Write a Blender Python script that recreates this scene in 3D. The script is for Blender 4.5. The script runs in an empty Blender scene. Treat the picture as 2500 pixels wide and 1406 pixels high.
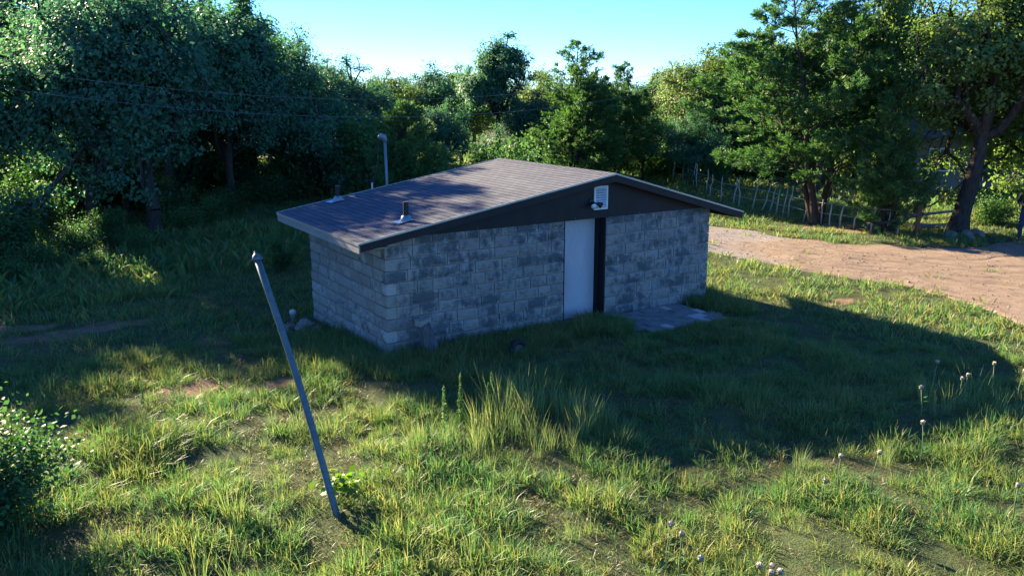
import bpy, math, random
import numpy as np
from mathutils import Vector, Matrix

# ------------------------------------------------------------------ camera, sky, sun, exposure
scn = bpy.context.scene
COL = scn.collection
CAM = np.array([-6.198, -14.081, 4.833])
YAW, PITCH = 0.564, 0.229
cam_data = bpy.data.cameras.new('camera')
cam_data.sensor_width = 36.0
cam_data.lens = 36.0 * 2103.0 / 2500.0
cam_data.clip_end = 3000
cam = bpy.data.objects.new('camera', cam_data)
COL.objects.link(cam)
cam.location = CAM
cam.rotation_euler = (math.pi / 2 - PITCH, 0, -YAW)
scn.camera = cam

SUN_FROM = Vector((-0.52, 2.75, 1.0)).normalized()       # towards the sun
SUN_EL = math.asin(SUN_FROM.z)
SUN_AZ = math.atan2(SUN_FROM.x, SUN_FROM.y)             # from +Y towards +X
world = bpy.data.worlds.new('World')
scn.world = world
world.use_nodes = True
wn = world.node_tree
wn.nodes.clear()
sky = wn.nodes.new('ShaderNodeTexSky')
sky.sky_type = 'NISHITA'
sky.sun_disc = False
sky.sun_elevation = SUN_EL
sky.sun_rotation = SUN_AZ
sky.air_density = 0.75
sky.dust_density = 0.0
sky.ozone_density = 10.0
bg = wn.nodes.new('ShaderNodeBackground')
bg.inputs['Strength'].default_value = 0.065
wo = wn.nodes.new('ShaderNodeOutputWorld')
wn.links.new(sky.outputs[0], bg.inputs[0])
wn.links.new(bg.outputs[0], wo.inputs[0])
sun_data = bpy.data.lights.new('sun', 'SUN')
sun_data.energy = 5.0
sun_data.angle = math.radians(0.55)
sun_data.color = (1.0, 0.84, 0.58)
sun = bpy.data.objects.new('sun', sun_data)
COL.objects.link(sun)
sun.rotation_euler = (-SUN_FROM).to_track_quat('-Z', 'Y').to_euler()
sun.location = (-20, 40, 30)
vs = scn.view_settings
vs.view_transform = 'Standard'
vs.look = 'None'
vs.gamma = 1.0
vs.exposure = 2.45
cy = scn.cycles
cy.max_bounces = 6; cy.diffuse_bounces = 4; cy.glossy_bounces = 2; cy.transmission_bounces = 3; cy.transparent_max_bounces = 4
cy.caustics_reflective = False; cy.caustics_refractive = False; cy.sample_clamp_indirect = 4.0; cy.sample_clamp_direct = 12.0

rng = np.random.default_rng(7)
R = random.Random(5)

# ------------------------------------------------------------------ helpers
def spot(col, dist):
    """ground point at a bearing (column of the 2500 wide picture) and distance from the camera"""
    f = 2103.0
    fw = np.array([math.sin(YAW) * math.cos(PITCH), math.cos(YAW) * math.cos(PITCH)])
    r = np.array([math.cos(YAW), -math.sin(YAW)])
    d = fw * f + r * (col - 1250)
    d /= np.linalg.norm(d)
    return CAM[0] + d[0] * dist, CAM[1] + d[1] * dist

def tag(o, label=None, cat=None, group=None, kind=None):
    if label: o['label'] = label
    if cat: o['category'] = cat
    if group: o['group'] = group
    if kind: o['kind'] = kind
    return o

def empty(name, loc=(0, 0, 0), rz=0.0, label=None, cat=None, group=None):
    o = bpy.data.objects.new(name, None)
    o.empty_display_size = 0.2
    o.location = loc
    o.rotation_euler = (0, 0, rz)
    COL.objects.link(o)
    return tag(o, label, cat, group)

def link(name, me, parent=None, mats=None):
    o = bpy.data.objects.new(name, me)
    COL.objects.link(o)
    if parent is not None: o.parent = parent
    if mats is not None and not me.materials:
        for m in (mats if isinstance(mats, (list, tuple)) else [mats]): me.materials.append(m)
    return o

def big_mesh(name, verts, faces, smooth=False, tone=None):
    """faces: (n,k) int array, all alike; tone: per-vertex float"""
    me = bpy.data.meshes.new(name)
    verts = np.ascontiguousarray(verts, dtype=np.float32); faces = np.ascontiguousarray(faces, dtype=np.int32)
    n, k = faces.shape
    me.vertices.add(len(verts)); me.vertices.foreach_set('co', verts.ravel())
    me.loops.add(n * k); me.loops.foreach_set('vertex_index', faces.ravel())
    me.polygons.add(n)
    me.polygons.foreach_set('loop_start', np.arange(0, n * k, k, dtype=np.int32))
    me.polygons.foreach_set('loop_total', np.full(n, k, dtype=np.int32))
    if smooth: me.polygons.foreach_set('use_smooth', np.ones(n, dtype=bool))
    if tone is not None:
        a = me.attributes.new('tone', 'FLOAT', 'POINT'); a.data.foreach_set('value', np.asarray(tone, dtype=np.float32))
    me.update(calc_edges=True)
    return me

class MB:
    def __init__(s): s.v = []; s.f = []; s.sm = []; s.t = []
    def add(s, vs, fs, smooth=False, tone=0.5):
        o = len(s.v); s.v += [tuple(map(float, p)) for p in vs]; s.f += [tuple(i + o for i in f) for f in fs]
        s.sm += [smooth] * len(fs); s.t += [tone] * len(vs); return s
    def box(s, a, b, M=None, tone=0.5):
        x0, y0, z0 = a; x1, y1, z1 = b
        vs = [(x0,y0,z0),(x1,y0,z0),(x1,y1,z0),(x0,y1,z0),(x0,y0,z1),(x1,y0,z1),(x1,y1,z1),(x0,y1,z1)]
        if M is not None: vs = [M @ Vector(p) for p in vs]
        return s.add(vs, [(3,2,1,0),(4,5,6,7),(0,1,5,4),(1,2,6,5),(2,3,7,6),(3,0,4,7)], tone=tone)
    def hexa(s, vs, tone=0.5):          # 8 explicit corners, same order as box
        return s.add(vs, [(3,2,1,0),(4,5,6,7),(0,1,5,4),(1,2,6,5),(2,3,7,6),(3,0,4,7)], tone=tone)
    def tube(s, pts, rad, sides=8, cap=True, tone=0.5):
        pts = [np.array(p, float) for p in pts]
        if not hasattr(rad, '__len__'): rad = [rad] * len(pts)
        vs = []; ref = np.array([0.13, 0.97, 0.21])
        for i, p in enumerate(pts):
            t = pts[min(i + 1, len(pts) - 1)] - pts[max(i - 1, 0)]; t /= (np.linalg.norm(t) + 1e-9)
            if abs(t @ ref) > .95: ref = np.array([0.95, 0.1, 0.2])
            a = np.cross(t, ref); a /= np.linalg.norm(a); b = np.cross(t, a); ref = -np.cross(t, a) if False else ref
            for k in range(sides):
                w = 2 * math.pi * k / sides; vs.append(p + rad[i] * (a * math.cos(w) + b * math.sin(w)))
        fs = []
        for i in range(len(pts) - 1):
            for k in range(sides):
                q = (k + 1) % sides; fs.append((i*sides+k, i*sides+q, (i+1)*sides+q, (i+1)*sides+k))
        s.add(vs, fs, True, tone)
        if cap:
            o = len(s.v) - len(vs)
            s.f += [tuple(o + k for k in reversed(range(sides))), tuple(o + (len(pts)-1)*sides + k for k in range(sides))]; s.sm += [False, False]
        return s
    def lathe(s, prof, sides=16, M=None, tone=0.5):
        vs = []; fs = []
        for r_, z in prof:
            for k in range(sides):
                w = 2*math.pi*k/sides; p = Vector((r_*math.cos(w), r_*math.sin(w), z)); vs.append(M @ p if M is not None else p)
        for i in range(len(prof)-1):
            for k in range(sides):
                q = (k+1) % sides; fs.append((i*sides+k, i*sides+q, (i+1)*sides+q, (i+1)*sides+k))
        s.add(vs, fs, True, tone); o = len(s.v) - len(vs)
        s.f += [tuple(o+k for k in reversed(range(sides))), tuple(o+(len(prof)-1)*sides+k for k in range(sides))]; s.sm += [False, False]
        return s
    def mesh(s, name):
        me = bpy.data.meshes.new(name); me.from_pydata(s.v, [], s.f)
        me.polygons.foreach_set('use_smooth', np.array(s.sm, dtype=bool))
        a = me.attributes.new('tone', 'FLOAT', 'POINT'); a.data.foreach_set('value', np.array(s.t, dtype=np.float32))
        me.update(); return me
    def build(s, name, mats, parent=None):
        return link(name, s.mesh(name), parent, mats)

def bevel(o, w=0.006, seg=1):
    m = o.modifiers.new('bevel', 'BEVEL'); m.width = w; m.segments = seg; m.limit_method = 'ANGLE'; return o

# value noise -----------------------------------------------------
_T = np.random.default_rng(11).random((64, 64))
def vnoise(x, y, s):
    x = np.asarray(x, float) / s + 17.3; y = np.asarray(y, float) / s + 5.7
    xi = np.floor(x).astype(int); yi = np.floor(y).astype(int); fx = x - xi; fy = y - yi
    fx = fx*fx*(3-2*fx); fy = fy*fy*(3-2*fy)
    g = lambda a, b: _T[a % 64, b % 64]
    return (g(xi,yi)*(1-fx)+g(xi+1,yi)*fx)*(1-fy) + (g(xi,yi+1)*(1-fx)+g(xi+1,yi+1)*fx)*fy
def sstep(a, b, x):
    t = np.clip((np.asarray(x, float) - a) / (b - a), 0, 1); return t*t*(3-2*t)

# road edge polylines (ground metres), from the far end behind the shed to beyond the right of the view
ROAD_L = np.array([(9.0,13.5),(10.8,10.2),(12.3,7.0),(12.5,4.4),(12.4,3.0),(12.7,1.7),(12.8,-.1),(13.1,-.8),(13.3,-1.5),(13.2,-2.7),(12.9,-3.8),(12.3,-4.7),(11.6,-5.6),(10.9,-7.2),(10.6,-9.5)])
ROAD_R = np.array([(10.5,14.5),(13.2,12.2),(15.2,9.6),(16.0,7.7),(16.6,6.5),(16.4,4.8),(16.7,3.7),(17.0,3.0),(17.4,2.3),(18.8,.8),(20.4,.3),(22.8,.3),(25.5,-.4),(29,-2.0),(34,-5.0)])
def resample(P, n):
    d = np.r_[0, np.cumsum(np.hypot(*np.diff(P, axis=0).T))]; t = np.linspace(0, d[-1], n)
    return np.c_[np.interp(t, d, P[:,0]), np.interp(t, d, P[:,1])]
def smooth(P, k=3):
    for _ in range(k): P = np.r_[P[:1], (P[:-2] + 2*P[1:-1] + P[2:]) / 4, P[-1:]]
    return P
_i = np.linspace(0, len(ROAD_L)-1, 120); _k = np.arange(len(ROAD_L))
RL = smooth(np.c_[np.interp(_i, _k, ROAD_L[:,0]), np.interp(_i, _k, ROAD_L[:,1])], 12)
RR = smooth(np.c_[np.interp(_i, _k, ROAD_R[:,0]), np.interp(_i, _k, ROAD_R[:,1])], 12)
RL[:,0] += (vnoise(RL[:,1], RL[:,0], 1.3) - .5) * .7; RR[:,0] += (vnoise(RR[:,1], RR[:,0], 1.1) - .5) * .6; RR[:,1] += (vnoise(RR[:,0], RR[:,1]+9, .9) - .5) * .5
ROADPOLY = np.r_[RL, RR[::-1]]
def in_poly(x, y, P):
    x = np.asarray(x); y = np.asarray(y); c = np.zeros(x.shape, bool); j = len(P) - 1
    for i in range(len(P)):
        xi, yi = P[i]; xj, yj = P[j]
        if yi != yj: c ^= ((yi > y) != (yj > y)) & (x < (xj-xi)*(y-yi)/(yj-yi) + xi)
        j = i
    return c
def road_dist(x, y):
    x = np.atleast_1d(np.asarray(x, float)); y = np.atleast_1d(np.asarray(y, float)); d = np.full(x.shape, 1e9)
    for P in (RL[::2], RR[::2]):
        for px, py in P: d = np.minimum(d, np.hypot(x-px, y-py))
    return np.where(in_poly(x, y, ROADPOLY), -d, d)
W, D, HT = 8.062, 4.003, 2.19
def shed_dist(x, y):
    dx = np.maximum(np.maximum(-np.asarray(x), np.asarray(x) - W), 0); dy = np.maximum(np.maximum(-np.asarray(y), np.asarray(y) - D), 0)
    return np.hypot(dx, dy)
def gh(x, y):
    x = np.asarray(x, float); y = np.asarray(y, float)
    fore = sstep(0.5, 3.0, shed_dist(x, y))
    right = 1 - sstep(9.0, 11.5, x) * sstep(-9.5, -6.5, y)
    near = 1 - sstep(14, 30, np.hypot(x - CAM[0], y - CAM[1]))
    h = (vnoise(x, y, 4.5) - .5) * .26 + near * ((vnoise(x, y, 1.15) - .5) * .16 + (vnoise(x+30, y, .5) - .5) * .06)
    h = h * fore * right
    h = h - .22 * np.exp(-(((x + .6) / 1.6) ** 2 + ((y - 4.2) / 2.2) ** 2))
    return h
def gz(x, y): return float(gh(np.array([x]), np.array([y]))[0])

# ------------------------------------------------------------------ materials
def nmat(name):
    m = bpy.data.materials.new(name); m.use_nodes = True; nt = m.node_tree; nt.nodes.clear()
    out = nt.nodes.new('ShaderNodeOutputMaterial'); return m, nt, out
def N(nt, t, **kw):
    n = nt.nodes.new(t)
    for k, v in kw.items():
        if k in n.inputs.keys() if isinstance(k, str) else False: n.inputs[k].default_value = v
        else: setattr(n, k, v)
    return n
def ramp(nt, fac, stops):
    r = nt.nodes.new('ShaderNodeValToRGB'); e = r.color_ramp.elements
    while len(e) < len(stops): e.new(0.5)
    for el, (p, c) in zip(e, stops): el.position = p; el.color = (*c, 1) if len(c) == 3 else c
    nt.links.new(fac, r.inputs[0]); return r.outputs[0]
def noise(nt, vec, scale, detail=4, rough=.55, dist=0):
    n = nt.nodes.new('ShaderNodeTexNoise'); n.inputs['Scale'].default_value = scale; n.inputs['Detail'].default_value = detail
    n.inputs['Roughness'].default_value = rough; n.inputs['Distortion'].default_value = dist
    if vec is not None: nt.links.new(vec, n.inputs['Vector'])
    return n.outputs['Fac']
def mix(nt, fac, a, b, mode='MIX'):
    n = nt.nodes.new('ShaderNodeMix'); n.data_type = 'RGBA'; n.blend_type = mode
    for s, v in ((n.inputs[0], fac), (n.inputs[6], a), (n.inputs[7], b)):
        if isinstance(v, (int, float)): s.default_value = v
        elif isinstance(v, tuple): s.default_value = (*v, 1)
        else: nt.links.new(v, s)
    return n.outputs[2]
def math_(nt, op, a, b=0.0, clamp=False):
    n = nt.nodes.new('ShaderNodeMath'); n.operation = op; n.use_clamp = clamp
    for s, v in ((n.inputs[0], a), (n.inputs[1], b)):
        if isinstance(v, (int, float)): s.default_value = v
        else: nt.links.new(v, s)
    return n.outputs[0]
def scaled(nt, vec, s):
    n = nt.nodes.new('ShaderNodeMapping'); n.inputs['Scale'].default_value = s; nt.links.new(vec, n.inputs[0]); return n.outputs[0]
def position(nt): return nt.nodes.new('ShaderNodeNewGeometry').outputs['Position']
def objco(nt): return nt.nodes.new('ShaderNodeTexCoord').outputs['Object']
def attr(nt, name):
    a = nt.nodes.new('ShaderNodeAttribute'); a.attribute_name = name; return a.outputs['Fac']
def bump(nt, h, strength=.3, dist=.02):
    b = nt.nodes.new('ShaderNodeBump'); b.inputs['Strength'].default_value = strength; b.inputs['Distance'].default_value = dist
    nt.links.new(h, b.inputs['Height']); return b.outputs[0]
def princ(nt, out, col, rough=.7, spec=.4, metal=0.0, normal=None):
    p = nt.nodes.new('ShaderNodeBsdfPrincipled')
    if isinstance(col, tuple): p.inputs['Base Color'].default_value = (*col, 1)
    else: nt.links.new(col, p.inputs['Base Color'])
    if isinstance(rough, (int, float)): p.inputs['Roughness'].default_value = rough
    else: nt.links.new(rough, p.inputs['Roughness'])
    p.inputs['Specular IOR Level'].default_value = spec; p.inputs['Metallic'].default_value = metal
    if normal is not None: nt.links.new(normal, p.inputs['Normal'])
    if out is not None: nt.links.new(p.outputs[0], out.inputs[0])
    return p
def mottled(name, c1, c2, scale=6, rough=.7, spec=.35, metal=0.0, bmp=.25, bd=.01, stretch=None, vec='obj'):
    m, nt, out = nmat(name); v = objco(nt) if vec == 'obj' else position(nt)
    if stretch: v = scaled(nt, v, stretch)
    a = noise(nt, v, scale, 5, .6); b = noise(nt, v, scale * 6, 3, .6)
    f = math_(nt, 'ADD', math_(nt, 'MULTIPLY', a, .7), math_(nt, 'MULTIPLY', b, .3))
    col = ramp(nt, f, [(.35, c1), (.65, c2)])
    princ(nt, out, col, rough, spec, metal, bump(nt, f, bmp, bd) if bmp else None)
    return m

def stone_mat(name, stain_lo, stain_hi, soot=.075):
    m, nt, out = nmat(name); P = position(nt)
    rnd = nt.nodes.new('ShaderNodeObjectInfo').outputs['Random']; rnd = math_(nt, 'ADD', rnd, attr(nt, 'tone'))
    rnd = math_(nt, 'FRACT', rnd)
    base = ramp(nt, rnd, [(0, (.27,.26,.25)), (.35, (.38,.345,.31)), (.62, (.35,.35,.345)), (.85, (.45,.40,.355)), (1, (.50,.49,.475))])
    grain = noise(nt, P, 22, 5, .65)
    base = mix(nt, math_(nt, 'MULTIPLY', grain, .55), base, (.20,.15,.12))
    # weathering: dark lichen in blotches that ignore the joints, streaky downwards
    n1 = noise(nt, scaled(nt, P, (1.0, 1.0, 1.7)), 1.5, 6, .68, .4); n2 = noise(nt, scaled(nt, P, (1, 1, .55)), 7.5, 5, .7, .3)
    st = math_(nt, 'ADD', math_(nt, 'MULTIPLY', n1, .5), math_(nt, 'MULTIPLY', n2, .5))
    st = math_(nt, 'ADD', st, math_(nt, 'MULTIPLY', math_(nt, 'SUBTRACT', rnd, .5), .17))
    oc = objco(nt); sp = nt.nodes.new('ShaderNodeSeparateXYZ'); nt.links.new(oc, sp.inputs[0])
    em = math_(nt, 'MAXIMUM', math_(nt, 'ABSOLUTE', sp.outputs[0]), math_(nt, 'ABSOLUTE', sp.outputs[2])); inner = ramp(nt, em, [(.34, (1,1,1)), (.5, (0,0,0))])
    st = math_(nt, 'ADD', st, math_(nt, 'MULTIPLY', math_(nt, 'SUBTRACT', inner, .6), soot))
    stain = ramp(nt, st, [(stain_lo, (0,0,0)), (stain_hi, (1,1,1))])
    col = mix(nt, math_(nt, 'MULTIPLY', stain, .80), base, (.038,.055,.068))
    nb = noise(nt, P, 34, 6, .7)
    h = math_(nt, 'ADD', nb, math_(nt, 'MULTIPLY', noise(nt, P, 9, 4, .6), 1.5))
    princ(nt, out, col, .92, .2, 0, bump(nt, h, .8, .026)); return m

def leaf_mat(name, stops, trans=.35, rough=.42, spec=.45, tcol=(1.5, 1.55, .8)):
    m, nt, out = nmat(name)
    t = attr(nt, 'tone'); oi = nt.nodes.new('ShaderNodeObjectInfo').outputs['Random']
    f = math_(nt, 'ADD', math_(nt, 'MULTIPLY', t, .75), math_(nt, 'MULTIPLY', oi, .25))
    col = ramp(nt, f, stops)
    p = princ(nt, None, col, rough, spec)
    tr = nt.nodes.new('ShaderNodeBsdfTranslucent'); tc = mix(nt, 1.0, col, tcol, 'MULTIPLY'); nt.links.new(tc, tr.inputs[0])
    ms = nt.nodes.new('ShaderNodeMixShader'); ms.inputs[0].default_value = trans
    nt.links.new(p.outputs[0], ms.inputs[1]); nt.links.new(tr.outputs[0], ms.inputs[2]); nt.links.new(ms.outputs[0], out.inputs[0])
    return m

def grass_mat(name, green, yellow, straw, straw_amt=.25, trans=.45):
    m, nt, out = nmat(name); P = position(nt)
    n1 = noise(nt, P, .42, 3, .55); n2 = noise(nt, P, 2.1, 3, .6); t = attr(nt, 'tone')
    f = math_(nt, 'ADD', math_(nt, 'ADD', math_(nt, 'MULTIPLY', n1, .55), math_(nt, 'MULTIPLY', n2, .45)), math_(nt, 'MULTIPLY', math_(nt, 'SUBTRACT', t, .5), .3))
    col = ramp(nt, f, [(.36, green), (.53, yellow), (.74, straw)])
    col = mix(nt, math_(nt, 'MULTIPLY', math_(nt, 'GREATER_THAN', t, 1 - straw_amt), .8), col, straw)
    p = princ(nt, None, col, .5, .3)
    tr = nt.nodes.new('ShaderNodeBsdfTranslucent'); tc = mix(nt, 1.0, col, (1.35, 1.35, .8), 'MULTIPLY'); nt.links.new(tc, tr.inputs[0])
    ms = nt.nodes.new('ShaderNodeMixShader'); ms.inputs[0].default_value = trans
    nt.links.new(p.outputs[0], ms.inputs[1]); nt.links.new(tr.outputs[0], ms.inputs[2]); nt.links.new(ms.outputs[0], out.inputs[0])
    return m

M = {}
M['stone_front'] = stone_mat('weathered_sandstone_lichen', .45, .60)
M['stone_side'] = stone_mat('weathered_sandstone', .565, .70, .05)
M['mortar'] = mottled('mortar', (.13,.11,.095), (.26,.215,.18), 9, .95, .1, vec='pos')
M['brown'] = mottled('dark_brown_paint', (.009,.008,.010), (.016,.014,.017), 5, .6, .3, bmp=.12, stretch=(1,1,.2))
M['fascia'] = mottled('pale_weathered_fascia', (.24,.215,.21), (.36,.325,.315), 5, .7, .3, stretch=(1,.25,1))
M['drip'] = mottled('galvanised_drip_edge', (.33,.33,.29), (.46,.45,.39), 2.5, .4, .5, .4, bmp=.05)
M['door'] = mottled('faded_white_door_paint', (.40,.375,.395), (.50,.47,.485), 2.5, .55, .35, bmp=.06, stretch=(1,1,.4))
M['white_metal'] = mottled('white_painted_metal', (.62,.58,.53), (.76,.72,.68), 8, .5, .4, bmp=.05)
M['louver'] = mottled('pale_grey_louver', (.38,.42,.48), (.52,.56,.60), 8, .45, .4, bmp=.05)
M['dark_metal'] = mottled('black_metal', (.012,.012,.014), (.03,.03,.032), 10, .5, .4, bmp=.1)
M['pipe_black'] = mottled('black_plastic_pipe', (.010,.010,.011), (.022,.020,.022), 12, .55, .35, bmp=.1)
M['flash'] = mottled('aluminium_flashing', (.20,.25,.30), (.29,.34,.39), 8, .4, .5, .6, bmp=.05)
M['galv'] = mottled('weathered_galvanised_steel', (.05,.09,.115), (.10,.15,.18), 14, .5, .4, .25, bmp=.12)
M['mast'] = mottled('grey_painted_mast', (.13,.17,.21), (.20,.245,.28), 12, .5, .4, .3, bmp=.05)
M['glass_lamp'] = mottled('frosted_lamp_glass', (.55,.62,.64), (.66,.72,.74), 12, .15, .6, bmp=0)
M['cable'] = mottled('black_cable', (.012,.012,.012), (.025,.025,.025), 12, .6, .3, bmp=0)
M['alu_wire'] = mottled('aluminium_wire', (.12,.12,.125), (.20,.20,.21), 3, .4, .5, .7, bmp=0)
M['wood_grey'] = mottled('weathered_grey_timber', (.05,.05,.052), (.16,.155,.155), 7, .9, .15, bmp=.9, bd=.03, stretch=(2.2,2.2,.16))
M['wood_red'] = mottled('reddish_cedar_post', (.10,.045,.028), (.20,.10,.06), 7, .9, .15, bmp=.7, bd=.02, stretch=(2,2,.2))
M['stick'] = mottled('bleached_cedar_stick', (.36,.33,.29), (.58,.53,.47), 9, .9, .15, bmp=.5, bd=.01, stretch=(2,2,.25))
M['bark'] = mottled('oak_bark', (.028,.024,.020), (.085,.072,.06), 9, .95, .1, bmp=1.0, bd=.05, stretch=(1.6,1.6,.35))
M['bark_cedar'] = mottled('cedar_bark', (.03,.022,.018), (.085,.065,.052), 8, .95, .1, bmp=.9, bd=.04, stretch=(2,2,.25))
M['deadwood'] = mottled('grey_dead_branch', (.15,.135,.125), (.30,.275,.26), 8, .9, .15, bmp=.4)
M['paver'] = mottled('concrete_paver', (.16,.155,.155), (.29,.28,.275), 3.5, .9, .2, bmp=.4, vec='pos')
M['paver_light'] = mottled('pale_concrete_paver', (.40,.39,.39), (.54,.52,.51), 3.5, .9, .2, bmp=.4, vec='pos')
M['rock'] = mottled('field_stone', (.16,.135,.115), (.36,.30,.25), 6, .92, .2, bmp=.7, bd=.03)
M['rubber'] = mottled('old_black_rubber', (.008,.008,.008), (.018,.018,.017), 16, .7, .3, bmp=.3)
M['rim'] = mottled('faded_green_tyre_rim', (.05,.075,.06), (.10,.13,.10), 10, .6, .3, bmp=.2)
M['pvc'] = mottled('dull_white_pipe', (.42,.40,.37), (.58,.56,.52), 10, .6, .3, bmp=.1)
M['house_wall'] = mottled('pale_house_stone', (.12,.105,.10), (.22,.195,.18), 1.8, .9, .2, bmp=.4, vec='pos')
M['house_roof'] = mottled('grey_house_roof', (.05,.05,.052), (.09,.088,.09), 2.5, .85, .2, bmp=.3, vec='pos')
M['house_trim'] = mottled('white_house_trim', (.6,.6,.58), (.75,.74,.72), 3, .6, .3, bmp=0)
M['house_glass'] = mottled('dark_window_glass', (.012,.015,.018), (.02,.025,.03), 2, .06, .6, bmp=0)
M['stem'] = mottled('green_stem', (.10,.15,.05), (.18,.22,.09), 20, .6, .3, bmp=0)
M['straw'] = mottled('dry_stalk', (.30,.25,.13), (.45,.38,.22), 20, .7, .25, bmp=0)
M['puff'] = mottled('cream_thistle_down', (.42,.34,.26), (.66,.57,.47), 30, .95, .1, bmp=.4)
M['calyx'] = mottled('thistle_bracts', (.12,.15,.06), (.25,.23,.12), 30, .7, .2, bmp=.3)
M['shirt'] = mottled('dark_shirt_cloth', (.012,.013,.016), (.025,.026,.03), 8, .9, .15, bmp=.3)
M['jeans'] = mottled('blue_denim', (.025,.04,.085), (.045,.065,.125), 10, .9, .15, bmp=.3)
M['skin'] = mottled('skin', (.42,.25,.17), (.50,.31,.22), 12, .55, .35, bmp=.05)
M['boot'] = mottled('dark_brown_boot', (.02,.015,.012), (.04,.03,.022), 12, .6, .3, bmp=.2)
M['cap'] = mottled('dark_cap_cloth', (.015,.017,.022), (.03,.032,.04), 12, .9, .15, bmp=.2)

M['oak_leaf'] = leaf_mat('oak_leaf', [(.1, (.040,.120,.085)), (.45, (.070,.185,.110)), (.75, (.105,.215,.105)), (.97, (.16,.25,.10))], .45, .6, .3, (1.25,1.4,.9))  # shaded copy: teal of foliage in shade put into the leaf colour
M['oak_leaf_lit'] = leaf_mat('oak_leaf_yellowish', [(.1, (.065,.125,.045)), (.45, (.120,.195,.058)), (.75, (.160,.230,.060)), (.97, (.22,.26,.07))], .45, .6, .28)  # sunlit copy of the same leaf: sun's yellow-green put into the colour
M['cedar_leaf'] = leaf_mat('cedar_foliage', [(.1, (.030,.090,.045)), (.45, (.055,.145,.050)), (.75, (.095,.185,.050)), (.97, (.15,.22,.05))], .36, .6, .3)
M['shrub_leaf'] = leaf_mat('shrub_leaf', [(.1, (.035,.10,.045)), (.5, (.07,.16,.055)), (.97, (.14,.22,.06))], .42, .6, .25)
M['weed_leaf'] = leaf_mat('bright_weed_leaf', [(.1, (.08,.16,.015)), (.97, (.17,.27,.03))], .45, .4, .45)
M['grass'] = grass_mat('grass', (.066,.180,.072), (.150,.230,.070), (.27,.245,.105), .14)
M['grass_tall'] = grass_mat('tall_bunch_grass', (.125,.22,.10), (.18,.25,.09), (.27,.26,.125), .10)
M['thatch'] = grass_mat('dead_thatch', (.10,.085,.045), (.17,.135,.075), (.26,.21,.125), .3, .25)

# soil
m, nt, out = nmat('turf_soil'); P = position(nt)
n1 = noise(nt, P, .35, 5, .6); n2 = noise(nt, P, 3.2, 6, .65); n3 = noise(nt, P, 26, 5, .7); n4 = noise(nt, scaled(nt, P, (1,1,1)), 60, 3, .8)
f = math_(nt, 'ADD', math_(nt, 'MULTIPLY', n1, .5), math_(nt, 'MULTIPLY', n2, .5))
low = ramp(nt, f, [(.36, (.048,.088,.036)), (.50, (.080,.115,.045)), (.64, (.14,.135,.065))])
low = mix(nt, math_(nt, 'MULTIPLY', n4, .6), low, (.075,.07,.035))
red = ramp(nt, n2, [(.36, (.17,.105,.07)), (.62, (.30,.19,.125))])
col = mix(nt, ramp(nt, math_(nt, 'ADD', attr(nt, 'tone'), math_(nt, 'MULTIPLY', math_(nt, 'SUBTRACT', n2, .5), .7)), [(.35, (0,0,0)), (.6, (1,1,1))]), low, red)
princ(nt, out, col, .95, .1, 0, bump(nt, math_(nt, 'ADD', n3, n2), .8, .06)); M['soil'] = m
# dirt road: sandy tracks, grey gravel towards the far end and the verges
m, nt, out = nmat('sandy_dirt_road'); P = position(nt)
n1 = noise(nt, P, .45, 4, .6); n2 = noise(nt, P, 2.6, 5, .65); n3 = noise(nt, P, 40, 4, .75); t = attr(nt, 'tone')
sand = ramp(nt, n2, [(.35, (.20,.138,.098)), (.65, (.29,.21,.155))])
grav = ramp(nt, n3, [(.36, (.13,.115,.11)), (.52, (.26,.235,.225)), (.66, (.37,.34,.33))])
g = math_(nt, 'ADD', t, math_(nt, 'MULTIPLY', math_(nt, 'SUBTRACT', n1, .5), 1.6)); g = ramp(nt, g, [(.35, (0,0,0)), (.72, (1,1,1))])
col = mix(nt, g, sand, grav); col = mix(nt, math_(nt, 'MULTIPLY', n3, .3), col, (.25,.18,.13))
princ(nt, out, col, .95, .15, 0, bump(nt, math_(nt, 'ADD', n3, n2), .5, .03)); M['road'] = m
# asphalt shingles
m, nt, out = nmat('asphalt_shingle'); P = position(nt); t = attr(nt, 'tone')
col = ramp(nt, t, [(0, (.064,.072,.106)), (.5, (.090,.098,.136)), (1, (.122,.130,.170))])
n3 = noise(nt, P, 90, 3, .7); n1 = noise(nt, P, 1.2, 4, .6)
col = mix(nt, math_(nt, 'MULTIPLY', n3, .45), col, (.060,.056,.068)); col = mix(nt, math_(nt, 'MULTIPLY', n1, .45), col, (.085,.082,.10))
princ(nt, out, col, .9, .25, 0, bump(nt, n3, .5, .006)); M['shingle'] = m

# ------------------------------------------------------------------ ground and road
def bare_mask(x, y):
    b = np.zeros(x.shape)
    for cx,cy,rx,ry in ((-4.6,5.2,1.9,.45),(-5.8,6.1,1.2,.4),(-3.4,.2,.8,.5),(-2.2,-.4,.7,.35),(-2.3,3.0,.6,.4),(10.6,-1.8,.7,.25),(19.8,5.2,1.8,1.6)):
        b = np.maximum(b, np.exp(-(((x-cx)/rx)**2+((y-cy)/ry)**2)*1.2))
    return b
def axis(c, near, step, far, growth):
    a = list(np.arange(0, near, step)); s = step
    while a[-1] < far: s *= growth; a.append(a[-1] + s)
    a = np.array(a); return c + np.r_[-a[:0:-1], a]
gx = axis(1.0, 13.0, .22, 900, 1.16); gy = axis(-2.0, 12.0, .22, 900, 1.16)
X, Y = np.meshgrid(gx, gy, indexing='ij')
Z = gh(X, Y) - .05 * (road_dist(X.ravel(), Y.ravel()).reshape(X.shape) < -.15) * 1.0
nx, ny = X.shape; idx = np.arange(nx * ny).reshape(nx, ny)
F = np.stack([idx[:-1,:-1], idx[1:,:-1], idx[1:,1:], idx[:-1,1:]], -1).reshape(-1, 4)
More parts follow.
